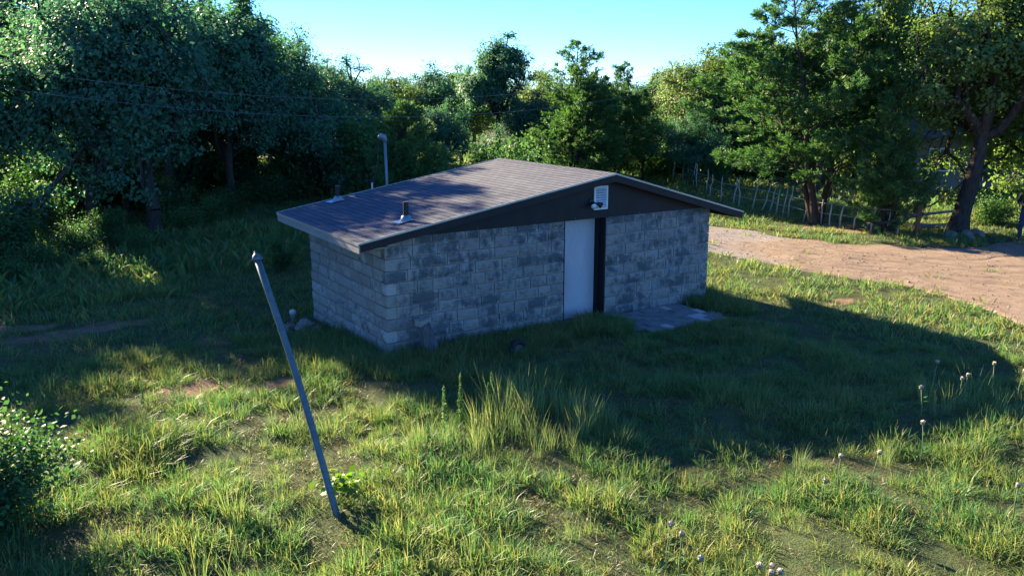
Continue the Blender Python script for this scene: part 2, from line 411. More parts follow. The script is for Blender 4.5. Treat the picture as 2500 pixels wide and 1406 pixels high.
tag(link('ground', big_mesh('ground', np.c_[X.ravel(), Y.ravel(), Z.ravel()], F, True, bare_mask(X.ravel(), Y.ravel())), None, M['soil']), kind='structure')

nv = 80; vv = np.linspace(0, 1, nv); na = 220
ii = np.linspace(0, len(RL) - 1, na); A = np.c_[np.interp(ii, range(len(RL)), RL[:,0]), np.interp(ii, range(len(RL)), RL[:,1])]
B = np.c_[np.interp(ii, range(len(RR)), RR[:,0]), np.interp(ii, range(len(RR)), RR[:,1])]
PX = A[:,None,:] * (1 - vv)[None,:,None] + B[:,None,:] * vv[None,:,None]
tt = ii / len(RL)
h = .012 + .022 * np.sin(math.pi * vv)[None,:] + (vnoise(PX[...,0], PX[...,1], .7) - .5) * .03
for c, wd, dep in ((.26,.018,.045),(.47,.016,.045),(.33,.012,.03),(.60,.014,.035),(.74,.012,.028)):
    cc = c + .05 * np.sin(tt * 7 + c * 9)[:,None]; h = h - dep * np.exp(-((vv[None,:] - cc) / wd) ** 2)
h[:, 0] = -.03; h[:, -1] = -.03
grav = np.clip(.5 - .55 * sstep(.22, .5, tt)[:,None] + .55 * np.abs(vv[None,:] - .42) + 0 * h, 0, 1)
idx = np.arange(na * nv).reshape(na, nv); F = np.stack([idx[:-1,:-1], idx[1:,:-1], idx[1:,1:], idx[:-1,1:]], -1).reshape(-1, 4)
base_h = gh(PX[...,0].ravel(), PX[...,1].ravel()) * 0
me = big_mesh('dirt_road', np.c_[PX.reshape(-1, 2), h.ravel()], F[:, ::1], True, grav.ravel())
tag(link('dirt_road', me, None, M['road']), kind='structure')
# loose gravel on the road
gr = np.random.default_rng(15); ng_ = 5500; gi_ = gr.integers(0, na, ng_); gv = np.clip(gr.beta(1.3,1.3,ng_) + gr.normal(0,.02,ng_), .02, .98)
gp_ = A[gi_]*(1-gv)[:,None] + B[gi_]*gv[:,None] + gr.normal(0,.06,(ng_,2)); gs = gr.gamma(1.5,.0042,ng_) + .005
oc_ = np.array([(1,0,0),(0,1,0),(-1,0,0),(0,-1,0),(0,0,.8),(0,0,-.6)]); of_ = np.array([(0,1,4),(1,2,4),(2,3,4),(3,0,4),(1,0,5),(2,1,5),(3,2,5),(0,3,5)])
gV = oc_[None]*gs[:,None,None]*gr.uniform(.6,1.4,(ng_,6,1)); ga = gr.uniform(0,6.28,ng_); gV = np.stack([gV[...,0]*np.cos(ga)[:,None]-gV[...,1]*np.sin(ga)[:,None], gV[...,0]*np.sin(ga)[:,None]+gV[...,1]*np.cos(ga)[:,None], gV[...,2]], -1)
hz_ = h[gi_, np.clip((gv*(nv-1)).astype(int),0,nv-1)]; gV += np.c_[gp_, hz_ + gs*.25][:,None,:]
go_ = link('gravel', big_mesh('gravel', gV.reshape(-1,3), (of_[None]+np.arange(ng_)[:,None,None]*6).reshape(-1,3)), None, M['rock']); tag(go_, 'loose grey gravel strewn over the dirt road', 'gravel', kind='stuff')

# ------------------------------------------------------------------ the stone shed
shed = empty('stone_shed', (0, 0, 0), 0, 'low sandstone block shed with grey shingle roof and white door', 'shed')
DL, DR = 3.975, 5.05
CH = .225
# shared rough-faced block meshes: unit box, face towards -Y
def block_mesh(seed, tone):
    r = np.random.default_rng(seed); nx_, nz_ = 6, 4; vs = []; fs = []
    for j in range(nz_):
        for i in range(nx_):
            x = i/(nx_-1) - .5; z = j/(nz_-1) - .5; edge = i in (0, nx_-1) or j in (0, nz_-1)
            d = 0 if edge else 0.02 + .15 * r.random()**1.4 + .02 * (1 - 2*abs(x))
            if not edge: x += (r.random()-.5)*.1; z += (r.random()-.5)*.12
            vs.append((x, -.5 - d + (.0 if not edge else .02*r.random()), z))
    id_ = lambda i, j: j*nx_ + i
    for j in range(nz_-1):
        for i in range(nx_-1):
            a, b, c, e = id_(i,j), id_(i+1,j), id_(i+1,j+1), id_(i,j+1)
            fs += [(a,b,c),(a,c,e)] if r.random() < .5 else [(a,b,e),(b,c,e)]
    o = len(vs); vs += [(-.5,.5,-.5),(.5,.5,-.5),(.5,.5,.5),(-.5,.5,.5)]
    bl, br, tr_, tl = id_(0,0), id_(nx_-1,0), id_(nx_-1,nz_-1), id_(0,nz_-1)
    fs += [tuple([o, o+1] + [id_(i,0) for i in reversed(range(nx_))]), tuple([o+2, o+3] + [id_(i,nz_-1) for i in range(nx_)]),
           tuple([o+3, o] + [id_(0,j) for j in range(nz_)]), tuple([o+1, o+2] + [id_(nx_-1,j) for j in reversed(range(nz_))])]
    m_ = MB(); m_.add(vs, fs, False, tone); return m_
BLK = [block_mesh(100+i, i/9.0) for i in range(9)]
BM_F = [b.mesh('stone_block') for b in BLK]; BM_S = [b.mesh('stone_block') for b in BLK]
for b in BM_F: b.materials.append(M['stone_front'])
for b in BM_S: b.materials.append(M['stone_side'])

def courses(): # z0, z1
    out = [(-.45 + k*CH, -.45 + (k+1)*CH) for k in range(11)]; out.append((2.025, HT)); return out
def row(a, b, r, lo=.30, hi=.60):
    xs = [a]
    while b - xs[-1] > hi * 1.25: xs.append(xs[-1] + r.choice([r.uniform(lo, lo+.12), r.uniform(.4, .5), r.uniform(.5, hi)]))
    if b - xs[-1] > hi * .95: xs.append((xs[-1] + b) / 2 + r.uniform(-.05, .05))
    xs.append(b); return xs
TH = .20; J = .018
wall_f = MB(); wall_f.box((.05,.026,-.5), (DL-.02,.30,HT-.01)).box((DR+.02,.022,-.5), (W-.05,.30,HT-.01))
wall_f = wall_f.build('wall', M['mortar'], shed); wall_f['label'] = 'gable wall with door opening'
wall_l = MB().box((.022,.31,-.5), (.29,D-.05,HT-.02)).build('wall', M['mortar'], shed)
wall_r = MB().box((W-.29,.31,-.5), (W-.022,D-.05,HT-.02)).build('wall', M['mortar'], shed)
wall_b = MB().box((.30,D-.30,-.5), (W-.30,D-.022,HT-.02)).build('wall', M['mortar'], shed)
br = random.Random(21)
def put_block(parent, me, x, y, z, sx, sz, rz):
    o = bpy.data.objects.new('stone_block', me); COL.objects.link(o); o.parent = parent
    o.scale = (sx - J, TH, sz - J); o.location = (x, y, z); o.rotation_euler = (0, 0, rz); return o
joined = MB()
for k, (z0, z1) in enumerate(courses()):
    even = k % 2 == 0; zc = (z0+z1)/2; hh = z1-z0
    if z1 > .02:
        for a, b in (((0 if even else TH), DL), (DR, W)):
            xs = row(a, b, br)
            if not even and a > 0 and a < 1: pass
            for x0, x1 in zip(xs[:-1], xs[1:]): put_block(wall_f, br.choice(BM_F), (x0+x1)/2, TH/2 + br.uniform(0,.008), zc, x1-x0, hh, 0)
    xs = row(TH if even else 0, D, br)
    for y0, y1 in zip(xs[:-1], xs[1:]):
        if z1 > .02 or (y1 > 1.2 and z1 > -.2): put_block(wall_l, br.choice(BM_S), TH/2 + br.uniform(0,.008), (y0+y1)/2, zc, y1-y0, hh, -math.pi/2)
# the two walls the photograph does not show: same masonry, joined
for wall, rz, seg, cx, cy in ((wall_r, math.pi/2, (TH, D), W-TH/2, None), (wall_b, math.pi, (TH, W-TH), None, D-TH/2)):
    j_ = MB()
    for k, (z0, z1) in enumerate(courses()):
        if z1 < 0: continue
        xs = row(*seg, br)
        for a, b in zip(xs[:-1], xs[1:]):
            q = br.choice(BLK); c = (a+b)/2
            loc = Vector((cx, c, (z0+z1)/2)) if cx is not None else Vector((c, cy, (z0+z1)/2))
            Mx = Matrix.Translation(loc) @ Matrix.Rotation(rz, 4, 'Z') @ Matrix.Diagonal((b-a-J, TH, z1-z0-J, 1))
            j_.add([Mx @ Vector(p) for p in q.v], q.f, False, br.random())
    o = j_.build('stone_courses', M['stone_side'], wall); o['kind'] = 'stuff'

# door opening: jambs, door, sill
jm = MB(); jm.box((DR-.035,-.012,-.1), (DR-.004,.33,HT-.004)).box((DR-.075,.18,-.1),(DR-.035,.33,HT-.004))
bevel(jm.build('door_jamb', M['brown'], shed), .004)
MB().box((DL+.004,.02,-.1), (DL+.028,.33,HT-.004)).build('door_jamb', M['brown'], shed)
dr = bevel(MB().box((DL+.032,.285,.02), (DR-.079,.325,HT-.012)).build('door', M['door'], shed), .006)
dr['label'] = 'plain off-white flush door panel'
bevel(MB().box((DL+.03,-.02,-.12), (DR-.04,.28,.015)).build('door_sill', M['mortar'], shed), .01)

# roof planes
EX, EZ, RX, RZ_, FX, FZ = -.593, 2.196, 5.053, 3.110, 8.819, 2.052
OY0, OY1 = -.266, D + .266
def ztop(x): return EZ + (RZ_-EZ)*(x-EX)/(RX-EX) if x <= RX else RZ_ + (FZ-RZ_)*(x-RX)/(FX-RX)
deck = MB(); th = .055
def slab(mb, x0, x1, dz0, dz1, y0, y1, tone=.5):
    mb.hexa([(x0,y0,ztop(x0)+dz0),(x1,y0,ztop(x1)+dz0),(x1,y1,ztop(x1)+dz0),(x0,y1,ztop(x0)+dz0),
             (x0,y0,ztop(x0)+dz1),(x1,y0,ztop(x1)+dz1),(x1,y1,ztop(x1)+dz1),(x0,y1,ztop(x0)+dz1)], tone)
slab(deck, EX+.012, RX, -.06, -.014, OY0+.012, OY1-.012); slab(deck, RX, FX-.012, -.06, -.014, OY0+.012, OY1-.012)
roof = deck.build('roof', M['brown'], shed)
# rafters under the overhang
for xx in (-.3, 8.3):
    pass
# shingles
SL = math.hypot(RX-EX, RZ_-EZ); SR = math.hypot(FX-RX, RZ_-FZ)
aL = math.atan2(RZ_-EZ, RX-EX); aR = math.atan2(FZ-RZ_, FX-RX)
EXPO, TABW = .145, .305
tab_v = []
def tab_mb(tone):   # lower edge at x=0 thick, runs up +x; width along y
    w = TABW/2 - .005
    m_ = MB(); m_.hexa([(0,-w,-.004),(EXPO+.05,-w,-.014),(EXPO+.05,w,-.014),(0,w,-.004),(0,-w,.005),(EXPO+.05,-w,-.008),(EXPO+.05,w,-.008),(0,w,.005)], tone); return m_
TABS = [tab_mb(t_) for t_ in np.linspace(0, 1, 9)]
TABM = [t_.mesh('shingle') for t_ in TABS]
for t_ in TABM: t_.materials.append(M['shingle'])
sr = random.Random(4)
tabs = []
for k in range(int(SL/EXPO)+1):
    off = (k % 2) * TABW/2 + sr.uniform(-.012,.012)
    y = OY0 + .012 - off
    while y < OY1 - .012:
        a, b = max(y, OY0+.012), min(y + TABW, OY1-.012); y += TABW
        if b - a < .04: continue
        s = k*EXPO - .015
        tabs.append(('L', s, (a+b)/2, (b-a)/TABW))
for k in range(int(SR/EXPO)+1):
    off = (k % 2) * TABW/2; y = OY0 + .012 - off
    while y < OY1 - .012:
        a, b = max(y, OY0+.012), min(y + TABW, OY1-.012); y += TABW
        if b - a < .04: continue
        tabs.append(('R', k*EXPO - .015, (a+b)/2, (b-a)/TABW))
def tabM(sd, s, y, sc):
    if sd == 'L': T_ = Matrix.Translation((EX + s*math.cos(aL), y, EZ + s*math.sin(aL))) @ Matrix.Rotation(-aL, 4, 'Y')
    else: T_ = Matrix.Translation((FX - s*math.cos(aR), y, FZ - s*math.sin(aR))) @ Matrix.Rotation(math.pi, 4, 'Z') @ Matrix.Rotation(aR, 4, 'Y')
    return T_ @ Matrix.Diagonal((1, sc, 1, 1))
lt = [t_ for t_ in tabs if t_[0] == 'L']
lt.sort(key=lambda t_: (EX + t_[1]*math.cos(aL) - CAM[0])**2 + (t_[2] - CAM[1])**2)
single = set(map(id, lt[:300])); rest = MB()
for t_ in tabs:
    Mx = tabM(*t_)
    tone = min(1, max(0, sr.gauss(.5,.27)))
    if t_[0] == 'L' and EX + (t_[1]+EXPO)*math.cos(aL) > RX + .01: continue
    if t_[0] == 'R' and FX - (t_[1]+EXPO)*math.cos(aR) < RX - .01: continue
    if id(t_) in single:
        o = bpy.data.objects.new('shingle', TABM[int(tone*8)]); COL.objects.link(o); o.parent = roof; o.matrix_local = Mx
    else:
        q = TABS[0]; rest.add([Mx @ Vector(p) for p in q.v], q.f, False, tone)
rest = rest.build('shingles', M['shingle'], roof); rest['kind'] = 'stuff'
rc = MB(); y = OY0 + .01
while y < OY1 - .05:
    y1 = min(y + .145, OY1-.01); tn = sr.random()
    for x0, x1 in ((RX-.16, RX), (RX, RX+.16)):
        rc.hexa([(x0,y,ztop(x0)+.004),(x1,y,ztop(x1)+.004),(x1,y1+.03,ztop(x1)-.002),(x0,y1+.03,ztop(x0)-.002),(x0,y,ztop(x0)+.014),(x1,y,ztop(x1)+.014),(x1,y1+.03,ztop(x1)+.006),(x0,y1+.03,ztop(x0)+.006)], tn)
    y = y1
rc.build('ridge_cap', M['shingle'], roof)['kind'] = 'stuff'
# fascia and drip edges
bevel(MB().box((EX-.004,OY0,EZ-.185), (EX+.022,OY1,EZ-.038)).build('fascia_board', M['fascia'], roof), .004)
bevel(MB().box((FX-.02,OY0,FZ-.16), (FX+.004,OY1,FZ-.038)).build('fascia_board', M['brown'], roof), .004)
for y0, y1 in ((OY0-.004, OY0+.024), (OY1-.024, OY1+.004)):
    for x0, x1 in ((EX+.024, RX), (RX, FX-.022)):
        rk = MB(); slab(rk, x0, x1, -.165, -.034, y0, y1); rk.build('rake_board', M['brown'], roof)
# metal drip edge along eaves and rakes: thin L profile, in lengths with visible laps
def drip_rake(x0, x1, y, out_, dz):
    d = MB(); slab(d, x0, x1, -.024+dz, .010+dz, min(y, y+out_), max(y, y+out_)); d.build('drip_edge', M['drip'], roof)
lens = np.linspace(EX-.004, RX, 4)
for a, b in zip(lens[:-1], lens[1:]): drip_rake(a, b, OY0-.022, .018, 0)
drip_rake(RX, RX+.02+1.8, OY0-.022, .018, 0); drip_rake(RX+1.82, FX, OY0-.022, .018, 0)
drip_rake(EX, RX, OY1+.006, .012, 0); drip_rake(RX, FX, OY1+.006, .012, 0)
d = MB()
d.box((EX-.020,OY0-.018,EZ-.048), (EX-.006,OY1+.018,EZ+.002)); d.build('drip_edge', M['drip'], roof)
MB().box((FX+.006,OY0-.018,FZ-.046), (FX+.020,OY1+.018,FZ+.004)).build('drip_edge', M['drip'], roof)
# soffit
MB().box((EX+.026,OY0+.03,EZ-.13), (-.004,OY1-.03,EZ-.115)).build('soffit', M['fascia'], roof)
# gable panels (dark brown boards), two sheets meeting under the ridge
def gable(x0, x1, y0, y1):
    n_ = 8; m_ = MB(); xs = np.linspace(x0, x1, n_)
    for a, b in zip(xs[:-1], xs[1:]):
        m_.add([(a,y0,HT-.006),(b,y0,HT-.006),(b,y0,max(ztop(b)-.062,HT)),(a,y0,max(ztop(a)-.062,HT)),(a,y1,HT-.006),(b,y1,HT-.006),(b,y1,max(ztop(b)-.062,HT)),(a,y1,max(ztop(a)-.062,HT))],
               [(0,1,2,3),(5,4,7,6),(3,2,6,7),(1,0,4,5)])
    m_.box((x0,y0+.001,HT-.02),(x0+.002,y1-.001,HT-.008)); return m_
xL = EX + (HT+.062-EZ)/(RZ_-EZ)*(RX-EX); xR = RX + (HT+.062-RZ_)/(FZ-RZ_)*(FX-RX)
for a, b, y0, y1 in ((max(xL,-.1), RX-.004, -.034, -.010), (RX+.004, min(xR, W+.05), -.034, -.010), (xL, RX, D+.010, D+.03), (RX, xR, D+.010, D+.03)):
    gp = gable(a, b, y0, y1).build('gable_panel', M['brown'], shed)
    if y0 < 0 and a > 4: gp_r = gp
    if y0 < 0 and a < 4: gp_l = gp
# louvred gable vent
vent = MB(); vx0, vx1, vz0, vz1 = 4.675, 5.035, 2.36, 2.85; fw_ = .042
for a, b in (((vx0,-.06,vz0),(vx1,-.034,vz0+fw_)), ((vx0,-.06,vz1-fw_),(vx1,-.034,vz1)), ((vx0,-.0595,vz0+fw_),(vx0+fw_,-.034,vz1-fw_)), ((vx1-fw_,-.0595,vz0+fw_),(vx1,-.034,vz1-fw_))): vent.box(a, b)
vent = bevel(vent.build('louver_vent', M['white_metal'], shed), .003)
MB().box((vx0+fw_,-.0395,vz0+fw_),(vx1-fw_,-.0345,vz1-fw_)).build('backing', M['house_glass'], vent)
for k in range(8):
    z = vz0 + fw_ + .008 + k*(vz1-vz0-2*fw_)/8
    MB().hexa([(vx0+fw_,-.062,z),(vx1-fw_,-.062,z),(vx1-fw_,-.041,z+.030),(vx0+fw_,-.041,z+.030),(vx0+fw_,-.062,z+.009),(vx1-fw_,-.062,z+.009),(vx1-fw_,-.041,z+.038),(vx0+fw_,-.041,z+.038)]).build('slat', M['louver'], vent)
# twin floodlight
fl = MB(); fl.lathe([(.055,0),(.058,.012),(.045,.03),(.02,.036)], 14, Matrix.Translation((4.60,-.036,2.545)) @ Matrix.Rotation(math.pi/2,4,'X'))
fl.tube([(4.60,-.07,2.545),(4.60,-.11,2.52),(4.57,-.14,2.50)], .014, 8); fl.tube([(4.60,-.07,2.545),(4.66,-.12,2.51),(4.72,-.15,2.485)], .014, 8)
fl = fl.build('floodlight', M['dark_metal'], shed)
def lamp_head(p, dirv):
    q = Vector(dirv).normalized().to_track_quat('Z','Y').to_matrix().to_4x4(); Mx = Matrix.Translation(p) @ q
    h_ = MB().lathe([(.022,-.09),(.03,-.085),(.034,-.05),(.055,-.01),(.062,.02)], 16, Mx).build('lamp_head', M['dark_metal'], fl)
    MB().lathe([(.058,.021),(.052,.03),(.03,.042),(.005,.046)], 16, Mx).build('lens', M['glass_lamp'], fl)
lamp_head((4.56,-.19,2.475), (-.35,-.85,-.35)); lamp_head((4.76,-.17,2.47), (.75,-.35,-.55))
# eyebolt / service bracket under the rake
bx_ = bevel(MB().box((2.56,-.10,2.50),(2.63,-.036,2.57)).build('junction_box', M['dark_metal'], shed), .004)
for x_ in (1.9, 4.2, 5.9): MB().tube([(x_,-.05,2.205),(x_,-.05,2.235)], .012, 6).build('bolt', M['galv'], shed)
# plumbing vents through the roof
def vent_pipe(x, y, h_):
    z = ztop(x); p = MB().tube([(x,y,z-.03),(x,y,z+h_)], [.050,.050], 16, False); p.tube([(x,y,z+h_),(x,y,z+h_-.05)], [.042,.040], 16, True)
    p.add([(x+r_*math.cos(2*math.pi*k/16), y+r_*math.sin(2*math.pi*k/16), z+h_) for r_ in (.042,.050) for k in range(16)], [(k,(k+1)%16,16+(k+1)%16,16+k) for k in range(16)])
    p = p.build('vent_pipe', M['pipe_black'], shed)
    f_ = MB().lathe([(.118,.0),(.108,.03),(.075,.085),(.056,.105),(.052,.106)], 18, Matrix.Translation((x,y,z+.004)) @ Matrix.Rotation(-aL*.7,4,'Y'))
    Mx = Matrix.Translation((x-.04,y,z+.006)) @ Matrix.Rotation(-aL,4,'Y'); f_.box((-.19,-.15,.005),(.14,.15,.010), Mx); f_.build('flashing', M['flash'], p)
vent_pipe(.66, .46, .36); vent_pipe(.66, 3.92, .33)
# service mast with weatherhead at the back wall
mx, my = 2.04, 4.36
mast = MB().tube([(mx,my,.6),(mx,my,2.6),(mx-.02,my,3.62)], .033, 12).build('service_mast', M['mast'], shed)
wh = MB(); prof = [((0,0,0),.045),((0,0,.05),.062),((-.03,0,.11),.078),((-.085,0,.14),.072),((-.13,0,.12),.050),((-.155,0,.085),.03)]
wh.tube([(mx-.02+p[0], my+p[1], 3.60+p[2]) for p, _ in prof], [r_ for _, r_ in prof], 12); wh.build('weatherhead', M['mast'], mast)
cb = MB(); cb.tube([(mx-.15,my,3.66),(mx-.19,my,3.50),(mx-.21,my,3.20),(mx-.27,my-.02,2.95),(mx-.34,my-.02,2.78),(mx-.36,my,2.45),(mx-.36,my,2.2)], .012, 6)
cb.tube([(mx-.16,my+.02,3.66),(mx-.21,my+.03,3.45),(mx-.20,my+.03,3.15),(mx-.24,my+.03,2.9),(mx-.30,my+.03,2.7),(mx-.28,my,2.35)], .010, 6)
cb.tube([(mx-.31,my,2.86),(mx-.345,my,2.74)], .028, 8)
cb.build('service_cable', M['cable'], mast)
MB().tube([(mx-.37,my,2.3),(mx-.37,my,2.70)], .022, 8).build('conduit', M['pvc'], shed)

# ------------------------------------------------------------------ paved pad, posts and small things by the shed
pad = tag(link('paver_pad', MB().box((4.95,-1.50,-.14),(7.25,-.02,.012)).mesh('paver_pad'), None, M['soil']), kind='structure')
pr = random.Random(3)
PV = [MB().box((-.5,-.5,-.5),(.5,.5,.5)).mesh('paver') for _ in range(2)]
PV[0].materials.append(M['paver']); PV[1].materials.append(M['paver_light'])
rows = np.linspace(-1.52, -.04, 6)
for k in range(5):
    x = 4.9 + (0 if k % 2 else .21)
    while x < 7.05:
        w_ = pr.choice([.41,.41,.41,.41,.205])
        o = bpy.data.objects.new('paver', PV[1 if pr.random() < .3 else 0]); COL.objects.link(o); o.parent = pad
        o.location = (x+w_/2, (rows[k]+rows[k+1])/2, .012+pr.uniform(-.008,.014)); o.scale = (w_-.028, rows[k+1]-rows[k]-.028, .07)
        o.rotation_euler = (pr.uniform(-.015,.015), pr.uniform(-.015,.015), pr.uniform(-.01,.01)); x += w_

# leaning steel pipe in the foreground
pb = np.array([-3.07,-5.46, gz(-3.07,-5.46)-.25]); pt = np.array([-3.39,-3.96,2.86]); ax = pt - pb
pole = MB(); ts = np.linspace(0, 1, 9); bow = lambda t: np.array([.05*math.sin(math.pi*t)+.04*(1-t)**4, -.03*math.sin(math.pi*t), 0])
pole.tube([pb + ax*t + bow(t) for t in ts], .040, 14)
pole = tag(pole.build('leaning_pipe', M['galv']), 'tall grey steel pipe leaning left in the foreground grass', 'pipe')
axn = Vector(ax).normalized(); Mx = Matrix.Translation(pt) @ axn.to_track_quat('Z','Y').to_matrix().to_4x4()
cp = MB().lathe([(.049,-.04),(.052,-.038),(.052,.0),(.047,.012),(.04,.03),(.022,.045),(.012,.05),(.014,.075),(.004,.08)], 14, Mx); cp.box((-.075,-.014,-.03),(-.045,.014,-.005), Mx); cp.box((.045,-.012,-.03),(.068,.012,-.01), Mx)
cp.build('pipe_cap', M['galv'], pole)

# weathered timber post leaning against the wall, a stone block on top
tp = empty('timber_post', (.72,-.42,gz(.72,-.42)-.05), 0, 'weathered grey timber post leaning on the front wall near its corner', 'post')
Mx = Matrix.Rotation(math.radians(-9),4,'X') @ Matrix.Rotation(math.radians(-13),4,'Y') @ Matrix.Rotation(.3,4,'Z')
def timber():
    r = np.random.default_rng(8); vs = []; fs = []; prof = []
    for s in range(4):
        for k in range(5):
            t = k/5 - .5; c = [( t,-.5),(.5,t),(-t,.5),(-.5,-t)][s]; prof.append(np.array(c) * (.21 + (0 if k else -.01)))
    n_ = len(prof); hs = np.linspace(-.1, .66, 7)
    for z in hs:
        for p in prof:
            vs.append((p[0] + r.normal(0,.006), p[1] + r.normal(0,.006), z + (r.normal(0,.02) if z > .6 else 0)))
    for i in range(6):
        for k in range(n_): fs.append((i*n_+k, i*n_+(k+1)%n_, (i+1)*n_+(k+1)%n_, (i+1)*n_+k))
    fs.append(tuple(6*n_+k for k in range(n_))); m_ = MB(); m_.add([Mx @ Vector(p) for p in vs], fs); return m_
timber().build('post_shaft', M['wood_grey'], tp)
sb = link('loose_stone_block', BM_S[3].copy(), None); sb.data.materials.clear(); sb.data.materials.append(M['stone_side'])
top = Mx @ Vector((0,0,.66)); sb.scale = (.27,.15,.12); sb.rotation_euler = (.06,-.03,.45); sb.location = (.72+top.x, -.42+top.y+.01, tp.location.z + top.z + .058)
tag(sb, 'broken sandstone block resting on top of the leaning timber post', 'stone')
# half buried tyre
ty = empty('half_buried_tyre', (2.02,-1.35,gz(2.02,-1.35)+.06), 0, 'dark round tyre half buried in the grass before the front wall', 'tyre')
tm = MB(); ns, nr = 28, 10
vs = []; fs = []
for i in range(ns):
    a = 2*math.pi*i/ns
    for k in range(nr):
        b = 2*math.pi*k/nr; rr_ = .20 + .065*math.cos(b); vs.append((rr_*math.cos(a), .075*math.sin(b), rr_*math.sin(a)))
for i in range(ns):
    for k in range(nr): fs.append((i*nr+k, i*nr+(k+1)%nr, ((i+1)%ns)*nr+(k+1)%nr, ((i+1)%ns)*nr+k))
Rt = Matrix.Rotation(.35,4,'Z') @ Matrix.Rotation(-.45,4,'X')
tm.add([Rt @ Vector(p) for p in vs], fs, True).build('tread', M['rubber'], ty)
MB().lathe([(.145,-.03),(.15,-.028),(.15,.03),(.145,.032),(.12,.02),(.06,.0),(.02,-.002)], 20, Rt @ Matrix.Rotation(math.pi/2,4,'X')).build('hub', M['rim'], ty)
# sewer cleanout beyond the left wall, rubble at the far corner
co = MB().lathe([(.055,-.1),(.055,.22),(.072,.225),(.072,.30),(.05,.315),(.02,.33)], 14, Matrix.Translation((-.52,3.85,gz(-.52,3.85)))).build('cleanout_pipe', M['pvc'])
tag(co, 'short pale cleanout pipe standing in grass left of the shed', 'pipe')
rk_r = np.random.default_rng(6)
def rock_mesh(seed):
    r = np.random.default_rng(seed); m_ = MB(); vs = []; fs = []; nu, nw = 9, 6
    for j in range(nw):
        for i in range(nu):
            u_ = 2*math.pi*i/nu; v_ = math.pi*j/(nw-1) - math.pi/2; d_ = 1 + r.normal(0,.13)
            vs.append((math.cos(v_)*math.cos(u_)*d_*.5, math.cos(v_)*math.sin(u_)*d_*.38, math.sin(v_)*d_*.28))
    for j in range(nw-1):
        for i in range(nu): fs.append((j*nu+i, j*nu+(i+1)%nu, (j+1)*nu+(i+1)%nu, (j+1)*nu+i))
    m_.add(vs, fs); return m_.mesh('stone')
RK = [rock_mesh(s) for s in (1,2,3)]
for r_ in RK: r_.materials.append(M['rock'])
def rocks(spots, label, group):
    for x, y, s in spots:
        o = bpy.data.objects.new('stone', R.choice(RK)); COL.objects.link(o); o.location = (x, y, gz(x,y)+.10*s); o.scale = (s,s,s); o.rotation_euler = (0,0,R.uniform(0,6))
        tag(o, label, 'stone', group)
rocks([(-.42,3.3,.5),(-.62,3.0,.38),(-.30,2.9,.3),(-.75,3.45,.34),(-.9,3.1,.25)], 'grey rubble stone heaped at the far corner of the left wall', 'rubble at the shed corner')

# ------------------------------------------------------------------ trees
def fast_tube_set(segs, sides=6):
    """segs: list of (p0,r0,p1,r1) -> verts, quads"""
    p0 = np.array([s[0] for s in segs]); r0 = np.array([s[1] for s in segs]); p1 = np.array([s[2] for s in segs]); r1 = np.array([s[3] for s in segs])
    t = p1 - p0; t /= np.linalg.norm(t, axis=1)[:,None] + 1e-9
    ref = np.where(np.abs(t[:,2:3]) > .9, np.array([[1.,0,0]]), np.array([[0,0,1.]])); a = np.cross(t, ref); a /= np.linalg.norm(a, axis=1)[:,None]; b = np.cross(t, a)
    w = np.arange(sides) * 2*math.pi/sides; ca, sa = np.cos(w), np.sin(w)
    ring = a[:,None,:]*ca[None,:,None] + b[:,None,:]*sa[None,:,None]
    V0 = p0[:,None,:] + ring*r0[:,None,None]; V1 = p1[:,None,:] + ring*r1[:,None,None]
    V = np.concatenate([V0, V1], 1).reshape(-1, 3); n = len(segs); k = np.arange(sides); q = (k+1) % sides
    f = np.stack([k, q, q+sides, k+sides], -1)[None] + (np.arange(n)*2*sides)[:,None,None]
    return V, f.reshape(-1, 4)

def leaf_quads(P, size, r, up=.35, aspect=.62, out=None):
    """a leaf-shaped quad at each point, random attitude"""
    n = len(P); nrm = r.normal(size=(n,3)); nrm[:,2] += up*2
    if out is not None: nrm = nrm*.62 + out*1.1
    nrm /= np.linalg.norm(nrm, axis=1)[:,None]
    t = r.normal(size=(n,3)); t -= nrm*(t*nrm).sum(1)[:,None]; t /= np.linalg.norm(t, axis=1)[:,None]; b = np.cross(nrm, t)
    s = size * r.uniform(.6, 1.35, n)[:,None]; bend = nrm * s * r.uniform(-.12,.22,n)[:,None]
    V = np.stack([P - t*s*.5, P + b*s*aspect*.5 + bend, P + t*s*.5, P - b*s*aspect*.5 + bend], 1)
    return V.reshape(-1, 3), np.arange(4*n).reshape(n, 4)

